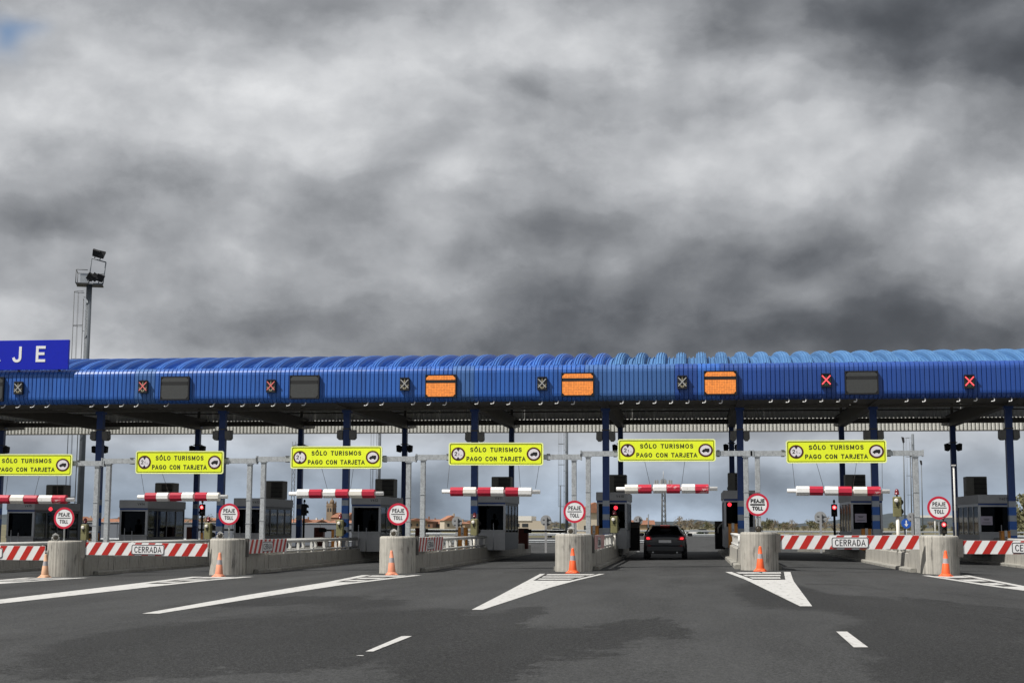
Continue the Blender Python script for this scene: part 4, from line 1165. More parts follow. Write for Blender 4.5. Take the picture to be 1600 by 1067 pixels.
traffic_light(1474.5, 824, 45.3, .62, 0, 'small lit red traffic light under the toll sign at far right', 1.165)
def khaki_signal(px, py, Y, lab, base=.48):
    c = at(px, py, Y); g = crown(c.x) + base; z = c.z - g
    t = thing('signal_cabinet', lab, 'signal', (c.x, Y, g), rnd.uniform(-.15, .15), 'khaki signal housings with red beacons')
    m = MB(); m.bbox(-.15, .15, -.11, .11, z - .34, z + .34, .035); m.box(-.13, .13, -.118, -.11, z - .02, z + .0); m.build('housing', khaki, t)
    m = MB(); m.lathe([(.075, .112), (.07, .16), (.045, .18)], 16, 'Y', True, (-.03, 0, z + .20)); m.build('horn', cream_p, t)
    m = MB(); m.tube((-.03, -.15, z + .14), (.0, -.13, z + .02), .03); m.build('cable', rubber, t)
    for q in (.15, -.17): m = MB(); m.lathe([(.10, -.30), (.115, -.14), (.10, -.10)], 14, 'Y', True, (.10, .0, z + q)); m.build('visor', rubber, t)
    m = MB(); m.tube((0, 0, z + .34), (0, 0, z + .40), .03); m.build('stem', rubber, t)
    m = MB(); dome(m, z + .40, .075, .20); m.build('beacon', beacon_red, t)
    m = MB(); m.tube((0, 0, 0), (0, 0, z - .34), .06, 10); m.build('post', cream_p, t)
for px, py, Y, lab in ((132.5, 831, 59.0, 'khaki signal housing with red beacon behind the round block at far left'),
                       (325.5, 829, 59.0, 'khaki signal housing with red beacon behind the second round block from left'),
                       (531.5, 824.5, 59.0, 'khaki signal housing with red beacon left of toll booth V412'),
                       (741.5, 823, 59.0, 'khaki signal housing with red beacon left of toll booth V411'),
                       (960, 819, 59.0, 'khaki signal housing on white post before toll booth V410'),
                       (1402, 791, 50.6, 'tall khaki signal housing on white post beside the gantry leg at far right')):
    khaki_signal(px, py, Y, lab)
def barrier_cabinet(px, py, Y, mm, lab, plate=True, grp='ochre barrier cabinets'):
    c = at(px, py, Y); g = crown(c.x) + .48
    t = thing('barrier_cabinet', lab, 'cabinet', (c.x, Y, g), 0, grp)
    h = c.z - g
    m = MB(); m.bbox(-.19, .19, -.18, .18, .0, h, .025); m.box(-.20, .20, -.195, .195, h + .001, h + .03); m.build('casing', mm, t)
    m = MB(); m.box(-.17, .17, -.186, -.181, .08, h - .1); m.build('door', mm, t)
    if plate:
        m = MB(); m.box(-.055, .055, -.22, -.187, h - .30, h + .05); o = m.build('plate', booth_g, t)
        m = MB(); m.lathe([(.028, .2205), (.02, .235)], 12, 'Y', True, (0, 0, h - .22)); m.build('bolt', rubber, o)
    return t
for px, py, k in ((147, 833, 1), (322, 833, 2), (526, 829, 3), (723.5, 825, 4), (928.5, 822, 5), (1145, 819, 6), (1353, 827, 7), (1570, 830.5, 8)):
    barrier_cabinet(px, py, 60.0, cabinet_o, 'ochre barrier cabinet with pale plate before toll booth ' + BOOTH[k][2] )
def boom(px, py, ln, lab):
    Y = 76.2; c = at(px, py, Y); g = crown(c.x) + .30
    t = thing('boom_barrier', lab, 'boom barrier', (c.x, Y, g), 0, 'lowered boom barriers at the lane exits')
    h = 1.37 - g - .1
    m = MB(); m.bbox(-.26, .26, -.2, .2, .0, h, .02); m.build('casing', cabinet_r, t)
    m = MB(); m.box(.05, .45, -.29, -.21, h - .25, h - .05); m.build('hub', rubber, t)
    m = MB(); m.box(.451, ln, -.275, -.225, h - .20, h - .10); m.build('boom', dark_steel, t)
for px, py, ln, lab in ((499, 838, 3.3, 'lowered dark boom barrier two lanes left of the black car'), (657, 836, 2.6, 'short lowered dark boom behind the third round block from left'), (818, 838, 2.9, 'lowered dark boom barrier at the exit of the lane next left of the car'),
                        (300, 840, 3.2, 'lowered dark boom barrier behind the left CERRADA lane')):
    boom(px, py, ln, lab)
def terminal(x, y, lab):
    t = thing('payment_terminal', lab, 'payment machine', (x, y, crown(x) + .3), 0, 'payment terminals beside the car lane')
    m = MB(); m.bbox(-.24, .24, -.22, .22, 0, 1.05, .03); m.build('casing', rubber, t)
    m = MB(); m.loft([[(-.24, -.2, 1.051), (.24, -.2, 1.051), (.24, .2, 1.051), (-.24, .2, 1.051)], [(-.24, -.05, 1.3), (.24, -.05, 1.3), (.24, .2, 1.3), (-.24, .2, 1.3)]], cap=True); m.build('head', dark_steel, t)
    if x > 0: m = MB(); m.path([(-.1, -.25, .75), (-.1, -.3, .95), (0, -.3, 1.12), (.12, -.28, 1.22)], .035, 8); m.build('hand_rail', rail_w, t)
terminal(-2.62, 66.0, 'black payment terminal left of the black car'); terminal(1.30, 68.0, 'black payment terminal with curved white rail right of the black car')
m = MB(); m.bbox(-.12, .12, -.12, .12, 0, .8, .03)
p = at(859, 860, 52.0); tag(m.build('blue_bin', sign_blue, None, (-4.32, 49.9, crown(-4.3))), "small blue post at the left side of the round block left of the car's lane", 'post')

# ------------------------------------------------------------------ the black car
YCAR = 60.6
cc = at(1039, 850, YCAR)
car = thing('parked_car', 'black hatchback seen from behind with lit brake lights waiting at the toll booth', 'car', (cc.x, YCAR, crown(cc.x)), 0)
def car_ring(y, zb, zs, wb, ws, zr, wr):
    """body section: sill, belt line, roof (half widths)"""
    h = [(0, zb), (wb * .80, zb), (wb * .97, zb + .10), (wb, zb + .30), (ws, zs - .12), (ws * .975, zs), (wr + .02, zr - .10), (wr * .86, zr - .02), (wr * .5, zr + .015), (0, zr + .02)]
    return [(-x, y, z) for x, z in h[::-1]] + [(x, y, z) for x, z in h[1:-1]]
sec = [(.0, .34, .78, .80, .82, .80, .70), (.05, .27, .90, .86, .87, .95, .76), (.16, .25, .95, .885, .885, 1.02, .72), (.45, .22, .97, .895, .895, 1.28, .63), (.75, .22, .96, .90, .90, 1.40, .585), (1.5, .22, .95, .90, .90, 1.45, .575),
       (2.2, .22, .94, .90, .895, 1.43, .58), (2.75, .22, .93, .90, .89, 1.22, .65), (3.15, .22, .92, .895, .88, .99, .74), (3.9, .24, .84, .88, .85, .86, .70), (4.2, .30, .70, .80, .78, .72, .6), (4.26, .38, .6, .7, .68, .62, .5)]
m = MB(); m.loft([car_ring(*q) for q in sec], cap=True, smooth=True); body = m.build('body', car_paint, car)
sm = body.modifiers.new('smooth', 'SUBSURF'); sm.levels = 1; sm.render_levels = 2
def quad(name, pts, mm, th=.012, parent=car):
    m = MB(); p = [Vector(q) for q in pts]; n = (p[1] - p[0]).cross(p[3] - p[0]).normalized() * th
    k = len(p); m.add([v - n * .3 for v in p] + [v + n for v in p], [tuple(range(k))[::-1], tuple(range(k, 2 * k))] + [(q, (q + 1) % k, k + (q + 1) % k, k + q) for q in range(k)])
    return m.build(name, mm, parent)
quad('rear_window', [(-.66, .17, 1.03), (.66, .17, 1.03), (.56, .60, 1.345), (.3, .65, 1.375), (-.3, .65, 1.375), (-.56, .60, 1.345)], car_glass, .03)
for s in (-1, 1):
    pts = [(s * .87, .75, .99), (s * .86, 1.9, .98), (s * .68, 1.85, 1.34), (s * .69, .95, 1.33)]
    quad('side_window', pts if s > 0 else pts[::-1], car_glass, .03)
    pts = [(s * .52, -.03, .82), (s * .83, .05, .80), (s * .87, .16, .98), (s * .60, .06, .96)]
    o = quad('tail_lamp', pts if s > 0 else pts[::-1], beacon_red, .02)
    pts = [(s * .62, -.045, .845), (s * .76, -.012, .84), (s * .77, .015, .915), (s * .65, -.005, .915)]
    quad('lit_bulb', pts if s > 0 else pts[::-1], tail_red, .015, o)
    m = MB(); m.loft([[(s * x, y, z) for x, y, z in r] for r in ([(.93, 2.0, 1.0), (.93, 2.0, 1.06), (.93, 2.05, 1.06), (.93, 2.05, 1.0)], [(1.0, 1.95, .96), (1.0, 1.95, 1.10), (1.0, 2.1, 1.10), (1.0, 2.1, .96)], [(1.14, 1.96, .97), (1.14, 1.96, 1.09), (1.14, 2.08, 1.09), (1.14, 2.08, .97)])], cap=True); m.build('mirror', car_paint, car)
    for y in (.82, 3.4):
        m = MB(); m.lathe([(.20, -.11), (.30, -.11), (.325, -.08), (.325, .08), (.30, .11), (.20, .11)], 28, 'X', True, (s * .80, y, .325)); w_ = m.build('tyre', rubber, car)
        m = MB(); m.lathe([(.195, .0), (.20, .112 * 1), (.05, .09)], 20, 'X', True, (s * .80, y, .325)); m.build('rim', frame_m, w_)
m = MB(); m.box(-.26, .26, -.035, -.015, .70, .81); m.build('number_plate', plate_m, car)
m = MB(); m.box(-.3, .3, -.03, .0, .815, .835); m.build('boot_handle', dark_steel, car)
m = MB(); m.bbox(-.80, .80, -.06, .2, .36, .60, .05); m.build('bumper', car_paint, car)
m = MB(); m.box(-.70, .70, -.03, .2, .26, .36); m.build('lower_valance', rubber, car)
m = MB(); m.box(-.2, .2, .60, .68, 1.395, 1.425); m.build('brake_light', tail_red, car)
m = MB(); m.loft([[(-.55, .50, 1.38), (.55, .50, 1.38), (.56, .80, 1.43), (-.56, .80, 1.43)], [(-.55, .52, 1.41), (.55, .52, 1.41), (.56, .80, 1.455), (-.56, .80, 1.455)]], cap=True); m.build('roof_spoiler', car_paint, car)
for s in (-.5, .5): m = MB(); m.tube((s, -.06, .30), (s, .1, .30), .035, 12); m.build('exhaust', galv, car)
m = MB(); m.tube((0, .12, 1.03), (.32, .30, 1.15), .012, 6); m.build('wiper', rubber, car)
m = MB()
for s in (-.36, .36): m.bbox(s - .22, s + .22, 1.55, 1.68, .75, 1.16, .05); m.bbox(s - .12, s + .12, 1.56, 1.66, 1.18, 1.34, .04)
m.build('seat', rubber, car)

# ------------------------------------------------------------------ beyond the plaza
grey_wall = mat('grey_wall_panel', (0.17, 0.185, 0.21), 0.7, var=0.08, scale=.5)
a, b = at(95, 820, 118), at(640, 820, 118)
t = thing('panel_wall', 'long low blue grey wall beyond the toll lanes on the left', 'wall', (a.x, 118, -1.4))
w = b.x - a.x; n = int(w / 2.4)
for q in range(n):
    m = MB(); m.box(q * w / n + .02, (q + 1) * w / n - .02, 0, .12, 0, 2.95 - .0007 * q); m.build('panel', grey_wall, t)
m = MB(); m.box(-.1, w + .1, -.06, .18, 2.952, 3.0); m.build('coping', galv, t)
def guard(x0, x1, y0, y1, z0, lab, mm=None, step=4.0, ln=None):
    t = thing('crash_barrier', lab, 'guard rail', (x0, y0, 0), 0, 'crash barriers beyond the canopy')
    d = Vector((x1 - x0, y1 - y0, 0)); L_ = d.length; u = d / L_; v = Vector((-u.y, u.x, 0))
    m = MB(); prof = [(0, .78), (-.05, .72), (0, .66), (-.05, .60), (0, .54), (.02, .54), (.02, .78)]
    m.loft([[tuple(u * s + v * a + Vector((0, 0, z0 + z))) for a, z in prof] for s in (0, L_)], cap=True); m.build('rail', mm or galv, t)
    pm = MB(); pm.box(-.05, .05, .03, .12, -.5, .72); me = pm.mesh('post', galv)
    for q in range(min(int(L_ / step), 60)): p = u * (q * step + 1); link('post', me, t, (p.x, p.y, z0))
guard(-42, -3, 96, 104, -.35, 'galvanised crash barrier crossing behind the open lanes left of the car')
guard(-46, 34, 138, 150, -.1, 'far crash barrier running across behind the whole canopy')
guard(4, 42, 112, 118, .0, 'crash barrier beyond the closed lanes on the right')
guard(-55, 50, 214, 222, .1, 'farthest crash barrier along the field edge')
m = MB()
for x0, y0, x1, y1 in ((-3.5, 150, -6.5, 96),):
    pass
# concrete end walls beyond the right lanes
for k, lab in ((6, "pale concrete barrier end beyond the closed lane right of the car"), (7, 'pale concrete barrier end beyond the booth V408')):
    c = at(1290 if k == 6 else 1440, 834, 84)
    m = MB(); m.prism([(-1.6, -.5), (1.9, -.5), (1.9, .55), (1.3, .95), (-1.5, 1.02)], 0, .5)
    tag(m.build('concrete_barrier', kerb_c, None, (c.x, 84, crown(c.x))), lab, 'barrier')
# backs of round signs at the lane exits
sign_back = mat('sign_back_grey', (0.36, 0.37, 0.38), 0.5, var=.08)
for px, py, r, lab in ((714, 814.5, .30, 'grey back of a round sign left of booth V411'), (853, 813, .31, 'grey back of a round sign right of booth V411'), (997, 813, .26, 'grey back of a round sign beside the black car'),
                       (1282, 808, .33, 'grey back of a round sign behind the right CERRADA board'), (1425, 808, .26, 'grey back of a round sign by the gantry leg at right')):
    c = at(px, py, 81); t = thing('round_sign', lab, 'road sign', (c.x, 81, crown(c.x)), 0, 'backs of round signs at the lane exits')
    z = c.z - crown(c.x)
    m = MB(); m.lathe([(r, -.03), (r, .0)], 32, 'Y', False, (0, 0, z)); m.build('disc', sign_back, t)
    m = MB(); m.box(-.06, .06, -.09, -.032, 0, z + .25); m.build('post', booth_g, t)
    m = MB(); m.box(-r * .7, r * .7, -.05, -.031, z + .1, z + .14); m.box(-r * .7, r * .7, -.05, -.031, z - .14, z - .1); m.build('bracket', galv, t)
c = at(1367.5, 818, 120); t = thing('round_sign', 'small blue round sign with white arrow beyond the canopy at right', 'road sign', at(1416, 817.5, 120).to_tuple()[:2] + (0,))
z = at(1416, 817.5, 120).z
m = MB(); m.lathe([(.40, 0), (.40, .03)], 24, 'Y', False, (0, 0, z)); m.build('disc', mat('sign_blue_face', (.02, .10, .45), .5), t)
m = MB(); m.add([(x, -.035, z + y) for x, y in ((-.05, .25), (.05, .25), (.05, -.05), (.16, -.05), (0, -.27), (-.16, -.05), (-.05, -.05))], [tuple(range(7))]); m.build('arrow', sign_white, t)
m = MB(); m.tube((0, .05, -.3), (0, .05, z), .04); m.build('post', galv, t)

# light masts with caged ladder
mast_g = mat('mast_grey', (0.13, 0.145, 0.16), 0.5, var=.1, scale=2)
lattice_m = mat('mast_lattice', (0.12, 0.125, 0.13), 0.6)
def light_mast(px, Y, ztop, r, lab, detail=True, side=-1, yb=800):
    c = at(px, yb, Y); t = thing('light_mast', lab, 'light mast', (c.x, Y, -1.5), .35, 'tall light masts with caged ladders')
    H = ztop + 1.5
    m = MB(); m.tube((0, 0, 0), (0, 0, H), r, 16, r * .86); m.build('pole', mast_g, t)
    m = MB()
    for s in (-.2, .2): m.tube((side * (r + .12), s, 1), (side * (r + .12), s, H - 1), .018, 5)
    z = 1
    while z < H - 1: m.tube((side * (r + .12), -.2, z), (side * (r + .12), .2, z), .014, 4); z += .6
    z = 2.0
    while z < H - .3: m.tube((side * r, 0, z), (side * (r + .14), 0, z), .02, 4); z += 2.45
    m.build('ladder', lattice_m, t)
    m = MB(); z = H - .5 - 2.45 * int((H - 3.5) / 2.45)
    hoop = [(side * (r + .12 + .0), -.36), (side * (r + .5), -.36), (side * (r + .78), -.18), (side * (r + .78), .18), (side * (r + .5), .36), (side * (r + .12), .36)]
    zs = []
    while z < H - .4: zs.append(z); m.path([(x, y, z) for x, y in hoop], .022, 5); z += 2.45
    for x, y in hoop[1:5]: m.tube((x, y, zs[0]), (x, y, zs[-1]), .013, 4)
    m.build('ladder_cage', lattice_m, t)
    if detail:
        m = MB(); m.add([(-.9, -.8, H), (.95, -.8, H), (.95, .8, H), (-.9, .8, H)] + [(-.9, -.8, H + .07), (.95, -.8, H + .07), (.95, .8, H + .07), (-.9, .8, H + .07)], [(3, 2, 1, 0), (4, 5, 6, 7), (0, 1, 5, 4), (1, 2, 6, 5), (2, 3, 7, 6), (3, 0, 4, 7)]); m.build('platform', lattice_m, t)
        m = MB()
        for x0, y0, z1 in ((-.9, -.8, 1.0), (-.9, .8, 1.0), (-.1, .8, 1.0)): m.tube((x0, y0, H), (x0, y0, H + z1), .03, 5)
        m.path([(-.1, -.8, H + 1.0), (-.9, -.8, H + 1.0), (-.9, .8, H + 1.0), (.95, .8, H + 1.0)], .03, 5)
        m.build('railing', lattice_m, t)
        m = MB(); m.path([(.0, -.85, H), (.14, -.85, H + 1.85), (1.14, -.85, H + 1.6), (.98, -.85, H - .02), (0, -.85, H)], .045, 6); m.build('lamp_frame', mast_g, t)
        m = MB(); m.box(-.6, -.1, -.75, -.4, H + .08, H + .75); m.build('control_box', galv, t)
        fm = MB(); fm.loft([[(-.2, -.06, -.26), (.2, -.06, -.26), (.2, .06, -.26), (-.2, .06, -.26)], [(-.26, -.14, .26), (.26, -.14, .26), (.26, .1, .26), (-.26, .1, .26)]], cap=True)
        fm.box(-.03, .03, -.02, .02, -.42, -.26); fl = fm.mesh('floodlight', rubber)
        for x, z, rx, ry in ((.1, .46, .5, .9), (.42, .45, -.2, .8), (.80, .42, .3, .45), (.42, 2.22, .6, .35), (.80, 2.12, -.3, .25)):
            o = link('floodlight', fl, t, (x, -.9, H + z)); o.rotation_euler = (rx, ry * .8, 0)
    return t
light_mast(124.5, 97, at(146, 446, 97).z, .235, 'tall grey light mast with cage ladder and floodlights rising behind the canopy')
for px, Y, zt, lab in ((592, 160, 13.2, 'grey light mast behind toll booth V412'), (885.5, 168, 14.0, 'slim grey light mast with ladder left of booth V410'), (1428.5, 190, at(1428, 678, 190).z, 'slim light mast with ladder at right behind the gantry leg')):
    t = light_mast(px, Y, zt, .20, lab, False, yb=760)
m = MB()
# street lamps
for px, pt, Y, lab in ((1413.5, 690, 210, 'thin street lamp, leftmost of the three at right'), (1424.5, 712, 240, 'thin street lamp, middle of the three at right'), (1441.5, 725, 260, 'thin street lamp, rightmost and lowest of the three at right')):
    b_, tp = at(px, 820, Y), at(px - 2, pt, Y); t = thing('street_lamp', lab, 'street lamp', (b_.x, Y, -1.2), 0, 'thin street lamps at right')
    H = tp.z + 1.2
    m = MB(); m.tube((0, 0, 0), (tp.x - b_.x, 0, H), .13, 8, .08); m.build('pole', mast_g, t)
    m = MB(); m.loft([[(tp.x - b_.x - .25, -.2, H + .7), (tp.x - b_.x + .1, -.2, H + .6), (tp.x - b_.x + .1, .2, H + .6), (tp.x - b_.x - .25, .2, H + .7)], [(tp.x - b_.x - .1, -.2, H - .1), (tp.x - b_.x + .15, -.2, H - .1), (tp.x - b_.x + .15, .2, H - .1), (tp.x - b_.x - .1, .2, H - .1)]], cap=True); m.build('lamp_head', rubber, t)
def lattice(px, Y, ztop, w0, w1, lab, ring=False):
    c = at(px, 800, Y); t = thing('lattice_mast', lab, 'mast', (c.x, Y, -1.3), .3)
    H = ztop + 1.3; m = MB(); cs = [(-1, -1), (1, -1), (1, 1), (-1, 1)]
    def P(i, z): w = w0 + (w1 - w0) * z / H; return (cs[i][0] * w, cs[i][1] * w, z)
    for i in range(4): m.tube(P(i, 0), P(i, H), w0 * .22, 5)
    m.build('leg', lattice_m, t)
    m = MB(); k = 0; z = 0; st = max(w0 * 2.6, .8)
    while z < H - st:
        for i in range(4): m.tube(P((i + k) % 4, z), P((i + 1 + k) % 4, z + st), w0 * .10, 4)
        z += st; k += 1
    m.build('bracing', lattice_m, t)
    if ring:
        m = MB(); rr = [(1.9 * math.cos(2 * math.pi * q / 12), 1.9 * math.sin(2 * math.pi * q / 12), H - 1.5) for q in range(13)]
        m.path(rr, .09, 5)
        for q in range(12): m.box(rr[q][0] - .2, rr[q][0] + .2, rr[q][1] - .1, rr[q][1] + .1, H - 2.6, H - .3)
        for q in range(0, 12, 3): m.tube((0, 0, H - 1.5), rr[q], .07, 4)
        m.tube((0, 0, H - 1), (0, 0, H + 1.8), .08, 5); m.build('antenna_ring', booth_g, t)
lattice(457, 150, at(457, 690, 150).z, .16, .16, 'thin lattice mast behind the second yellow sign, left half')
lattice(1037, 330, at(1037, 748, 330).z, .45, .3, 'lattice telephone mast with antenna ring above the black car', True)
for px, pt, Y, lab in ((875.5, 758, 250, 'thin bare pole left of the PEAJE sign before booth V410'), (1013, 803, 300, 'short thin pole by the low roofs beyond the black car')):
    c = at(px, 815, Y); m = MB(); m.tube((0, 0, 0), (0, 0, at(px, pt, Y).z + 1), .16, 8, .10); tag(m.build('pole', mast_g, None, (c.x, Y, -1)), lab, 'pole')

# the town on the horizon
tile = mat('terracotta_roof', (0.25, 0.115, 0.07), 0.85, var=.25, scale=.8, rand=.3)
walls = [mat('ochre_wall', (0.34, 0.25, 0.16), .85, rand=.2), mat('cream_wall', (0.50, 0.44, 0.35), .85, rand=.2), mat('brick_wall', (0.24, 0.13, 0.085), .85, rand=.2), mat('white_wall', (0.66, 0.64, 0.60), .85, rand=.1)]
pane_m = mat('dark_pane', (0.03, 0.035, 0.04), .3)
def house(px, Y, w, h, rh, d, wm, lab, rz=0.0, grp='small houses of the far town', base=None):
    c = at(px, 815, Y); z0 = far_z(Y) if base is None else base
    t = thing('house', lab, 'house', (c.x, Y, z0), rz, grp)
    m = MB(); m.box(-w / 2, w / 2, -d / 2, d / 2, -1, h); m.prism([(-w / 2, h), (w / 2, h), (0, h + rh - .1)], -d / 2, -d / 2 + .2) if False else None; m.build('wall', wm, t)
    m = MB(); e = .5
    if (w >= d): m.loft([[(x, -d / 2 - e, h), (x, 0, h + rh), (x, d / 2 + e, h)] for x in (-w / 2 - e, w / 2 + e)], cap=True)
    else: m.loft([[(-w / 2 - e, y, h), (0, y, h + rh), (w / 2 + e, y, h)] for y in (-d / 2 - e, d / 2 + e)], cap=True)
    rf = m.build('roof', tile, t)
    m = MB(); m.box(w * .2, w * .2 + .7, -.4, .4, h + rh * .3, h + rh + .9); m.build('chimney', wm, rf)
    nw = max(2, int(w / 3)); me = None
    for fl in range(max(1, int(h / 3))):
        for q in range(nw):
            if me is None: mb = MB(); mb.box(-.5, .5, -.06, .02, 0, 1.3); me = mb.mesh('window', pane_m)
            link('window', me, t, (-w / 2 + (q + .5) * w / nw, -d / 2, 1.0 + fl * 3))
hr = random.Random(21)
kinds = {0: 'far ochre house with terracotta roof in the town on the horizon', 1: 'far cream house with terracotta roof in the town on the horizon', 2: 'far brick house with terracotta roof in the town on the horizon', 3: 'far white house with terracotta roof in the town on the horizon'}
px = 418
while px < 745:
    k = hr.choice([0, 0, 1, 2, 2, 3]) ; Y = hr.uniform(700, 940)
    house(px, Y, hr.uniform(8, 13), hr.uniform(2.0, 3.6), hr.uniform(1.2, 2.0), hr.uniform(8, 14), walls[k], kinds[k], hr.uniform(-.5, .5), base=far_z(Y) - .4)
    px += hr.uniform(7, 14)
for px in (120, 133, 146, 158, 177, 184, 300, 330, 338, 600, 650, 680, 700):
    k = hr.choice([0, 1, 2]); Y = hr.uniform(600, 900)
    house(px, Y, hr.uniform(8, 12), hr.uniform(2.0, 3.6), hr.uniform(1.2, 2.0), hr.uniform(8, 12), walls[k], kinds[k], hr.uniform(-.5, .5))
house(703, 620, 7, 3.6, 2.2, 9, walls[1], 'pale gabled house at the right end of the town', .4, None)
house(927, 330, 8, 5.2, 2.4, 9, walls[1], 'cream house with dark red roof beside booth V410', .15, None)
house(1003, 520, 8, 2.2, 1.6, 7, walls[0], 'low house with dark hipped roof left of the black car', .1, None)
# church tower with nave
stone = mat('tower_stone', (0.21, 0.155, 0.105), .9, var=.2, scale=.6)
c = at(517.5, 812, 900); t = thing('church_tower', 'square stone church tower rising over the terracotta roofs of the far town', 'church', (c.x, 900, .3), -.35)
hT = at(517.5, 786, 900).z - .3
m = MB(); m.box(-2.3, 2.3, -2.3, 2.3, 0, hT - 2); m.box(-2.5, 2.5, -2.5, 2.5, hT - 2, hT - 1.6); m.box(-2.3, 2.3, -2.3, 2.3, hT - 1.6, hT); m.build('wall', stone, t)
me = MB(); me.prism([(-.55, 0), (.55, 0), (.55, 1.9), (.3, 2.4), (-.3, 2.4), (-.55, 1.9)], -.05, .05); wme = me.mesh('belfry_opening', pane_m)
for s in (-1.0, 1.0): link('belfry_opening', wme, t, (s, -2.33, hT - 5.4)); o = link('belfry_opening', wme, t, (2.33, s, hT - 5.4)); o.rotation_euler = (0, 0, math.pi / 2)
m = MB()
for x, y in ((-2, -2), (2, -2), (2, 2), (-2, 2)): m.lathe([(.45, 0), (.4, .8), (.05, 1.7)], 8, c=(x, y, hT))
m.build('pinnacle', stone, t)
m = MB(); m.lathe([(1.5, 0), (1.5, 1.2), (1.0, 2.0), (.3, 2.8), (.25, 3.6), (.05, 4.2)], 10, c=(.4, 0, hT)); m.build('lantern', stone, t)
m = MB(); m.box(2.4, 15, -4, 6, 0, 6.2); m.build('nave', walls[2], t)
m = MB(); m.loft([[(x, -4.6, 6.2), (x, 1, 9.4), (x, 6.6, 6.2)] for x in (2.4, 15.5)], cap=True); m.build('roof', tile, t)
# white shed right of V411
c = at(820, 818, 420); t = thing('warehouse', 'long white warehouse with pale roof right of booth V411', 'warehouse', (c.x, 420, far_z(420)))
m = MB(); m.box(-8, 6.5, 0, 14, -1, 3.2); m.build('wall', walls[1], t)
m = MB(); m.box(-8.3, 2, -.2, 13, 3.2, 4.6); m.box(-8.4, 6.9, -.3, 14.3, 4.601, 4.75) if False else None; m.build('roof', walls[3], t)
for q in range(3): m = MB(); m.box(-6 + q * 2.6, -4.2 + q * 2.6, -.06, .0, 1.4, 2.4); m.build('window', pane_m, t)
# petrol-station roof at the right
c = at(1467, 815, 300); t = thing('station_roof', 'flat white roof on thin posts behind the toll sign at far right', 'canopy', (c.x, 300, -.8))
zt = at(1467, 805, 300).z + .8
m = MB(); m.box(-5.2, 6.2, -3, 5, zt - .45, zt); m.build('roof', walls[3], t)
for x in (-4.9, -1.2, 2.5, 5.9): m = MB(); m.tube((x, -2.6, -.5), (x, -2.6, zt - .45), .13, 8); m.build('post', rail_w, t)

# far cars
def far_car(px, Y, mm, lab, van=False, rz=None):
    c = at(px, 822, Y); z = crown(c.x) if Y < 230 else far_z(Y)
    t = thing('parked_car', lab, 'van' if van else 'car', (c.x, Y, z), 1.4 if rz is None else rz, 'small far cars beyond the canopy')
    h = 1.9 if van else 1.42
    m = MB(); m.loft([[(-.8, y, .3), (.8, y, .3), (.86, y, .62), (.84, y, zb), (-.84, y, zb), (-.86, y, .62)] for y, zb in ((-2.0, .8), (-1.9, .92), (1.2, .9), (1.95, .78))], cap=True); m.build('body', mm, t)
    m = MB(); m.loft([[(-.8, y0, .901), (.8, y0, .901), (.8, y1, .901), (-.8, y1, .901)] if q == 0 else [(-.62, y0, h), (.62, y0, h), (.62, y1, h), (-.62, y1, h)] for q, (y0, y1) in enumerate(((-1.8, 1.1), (-1.4, .4)))], cap=True); cab = m.build('cabin', car_glass, t)
    m = MB(); m.box(-.63, .63, -1.42, .42, h + .001, h + .05); m.build('roof', mm, t)
    for x in (-.78, .78):
        for y in (-1.3, 1.25): m = MB(); m.lathe([(.3, -.1), (.3, .1)], 14, 'X', True, (x, y, .3)); m.build('wheel', rubber, t)
silver = mat('silver_car_paint', (.42, .44, .46), .3, coat=.3); whitec = mat('white_car_paint', (.7, .7, .7), .3, coat=.3); darkc = mat('dark_grey_car_paint', (.05, .055, .07), .3, coat=.3)
for px, Y, mm, lab, v in ((1048, 300, silver, 'silver car just above the roof of the black car', 0), (1082, 340, whitec, 'white car on the far road right of the black car', 0), (1094, 360, darkc, 'dark car under the trees right of the black car', 0),
                          (1312, 240, whitec, 'small white car right of the tall red traffic light', 1), (1381, 280, whitec, 'white car seen between booth V408 and the khaki signal', 0), (735 - 60, 300, silver, 'silver car beyond the rails near the town', 0), (868, 300, whitec, 'white van beyond the lane left of the car', 1),
                          (303, 240, whitec, 'white van above the grey wall at left', 1)):
    far_car(px, Y, mm, lab, v)

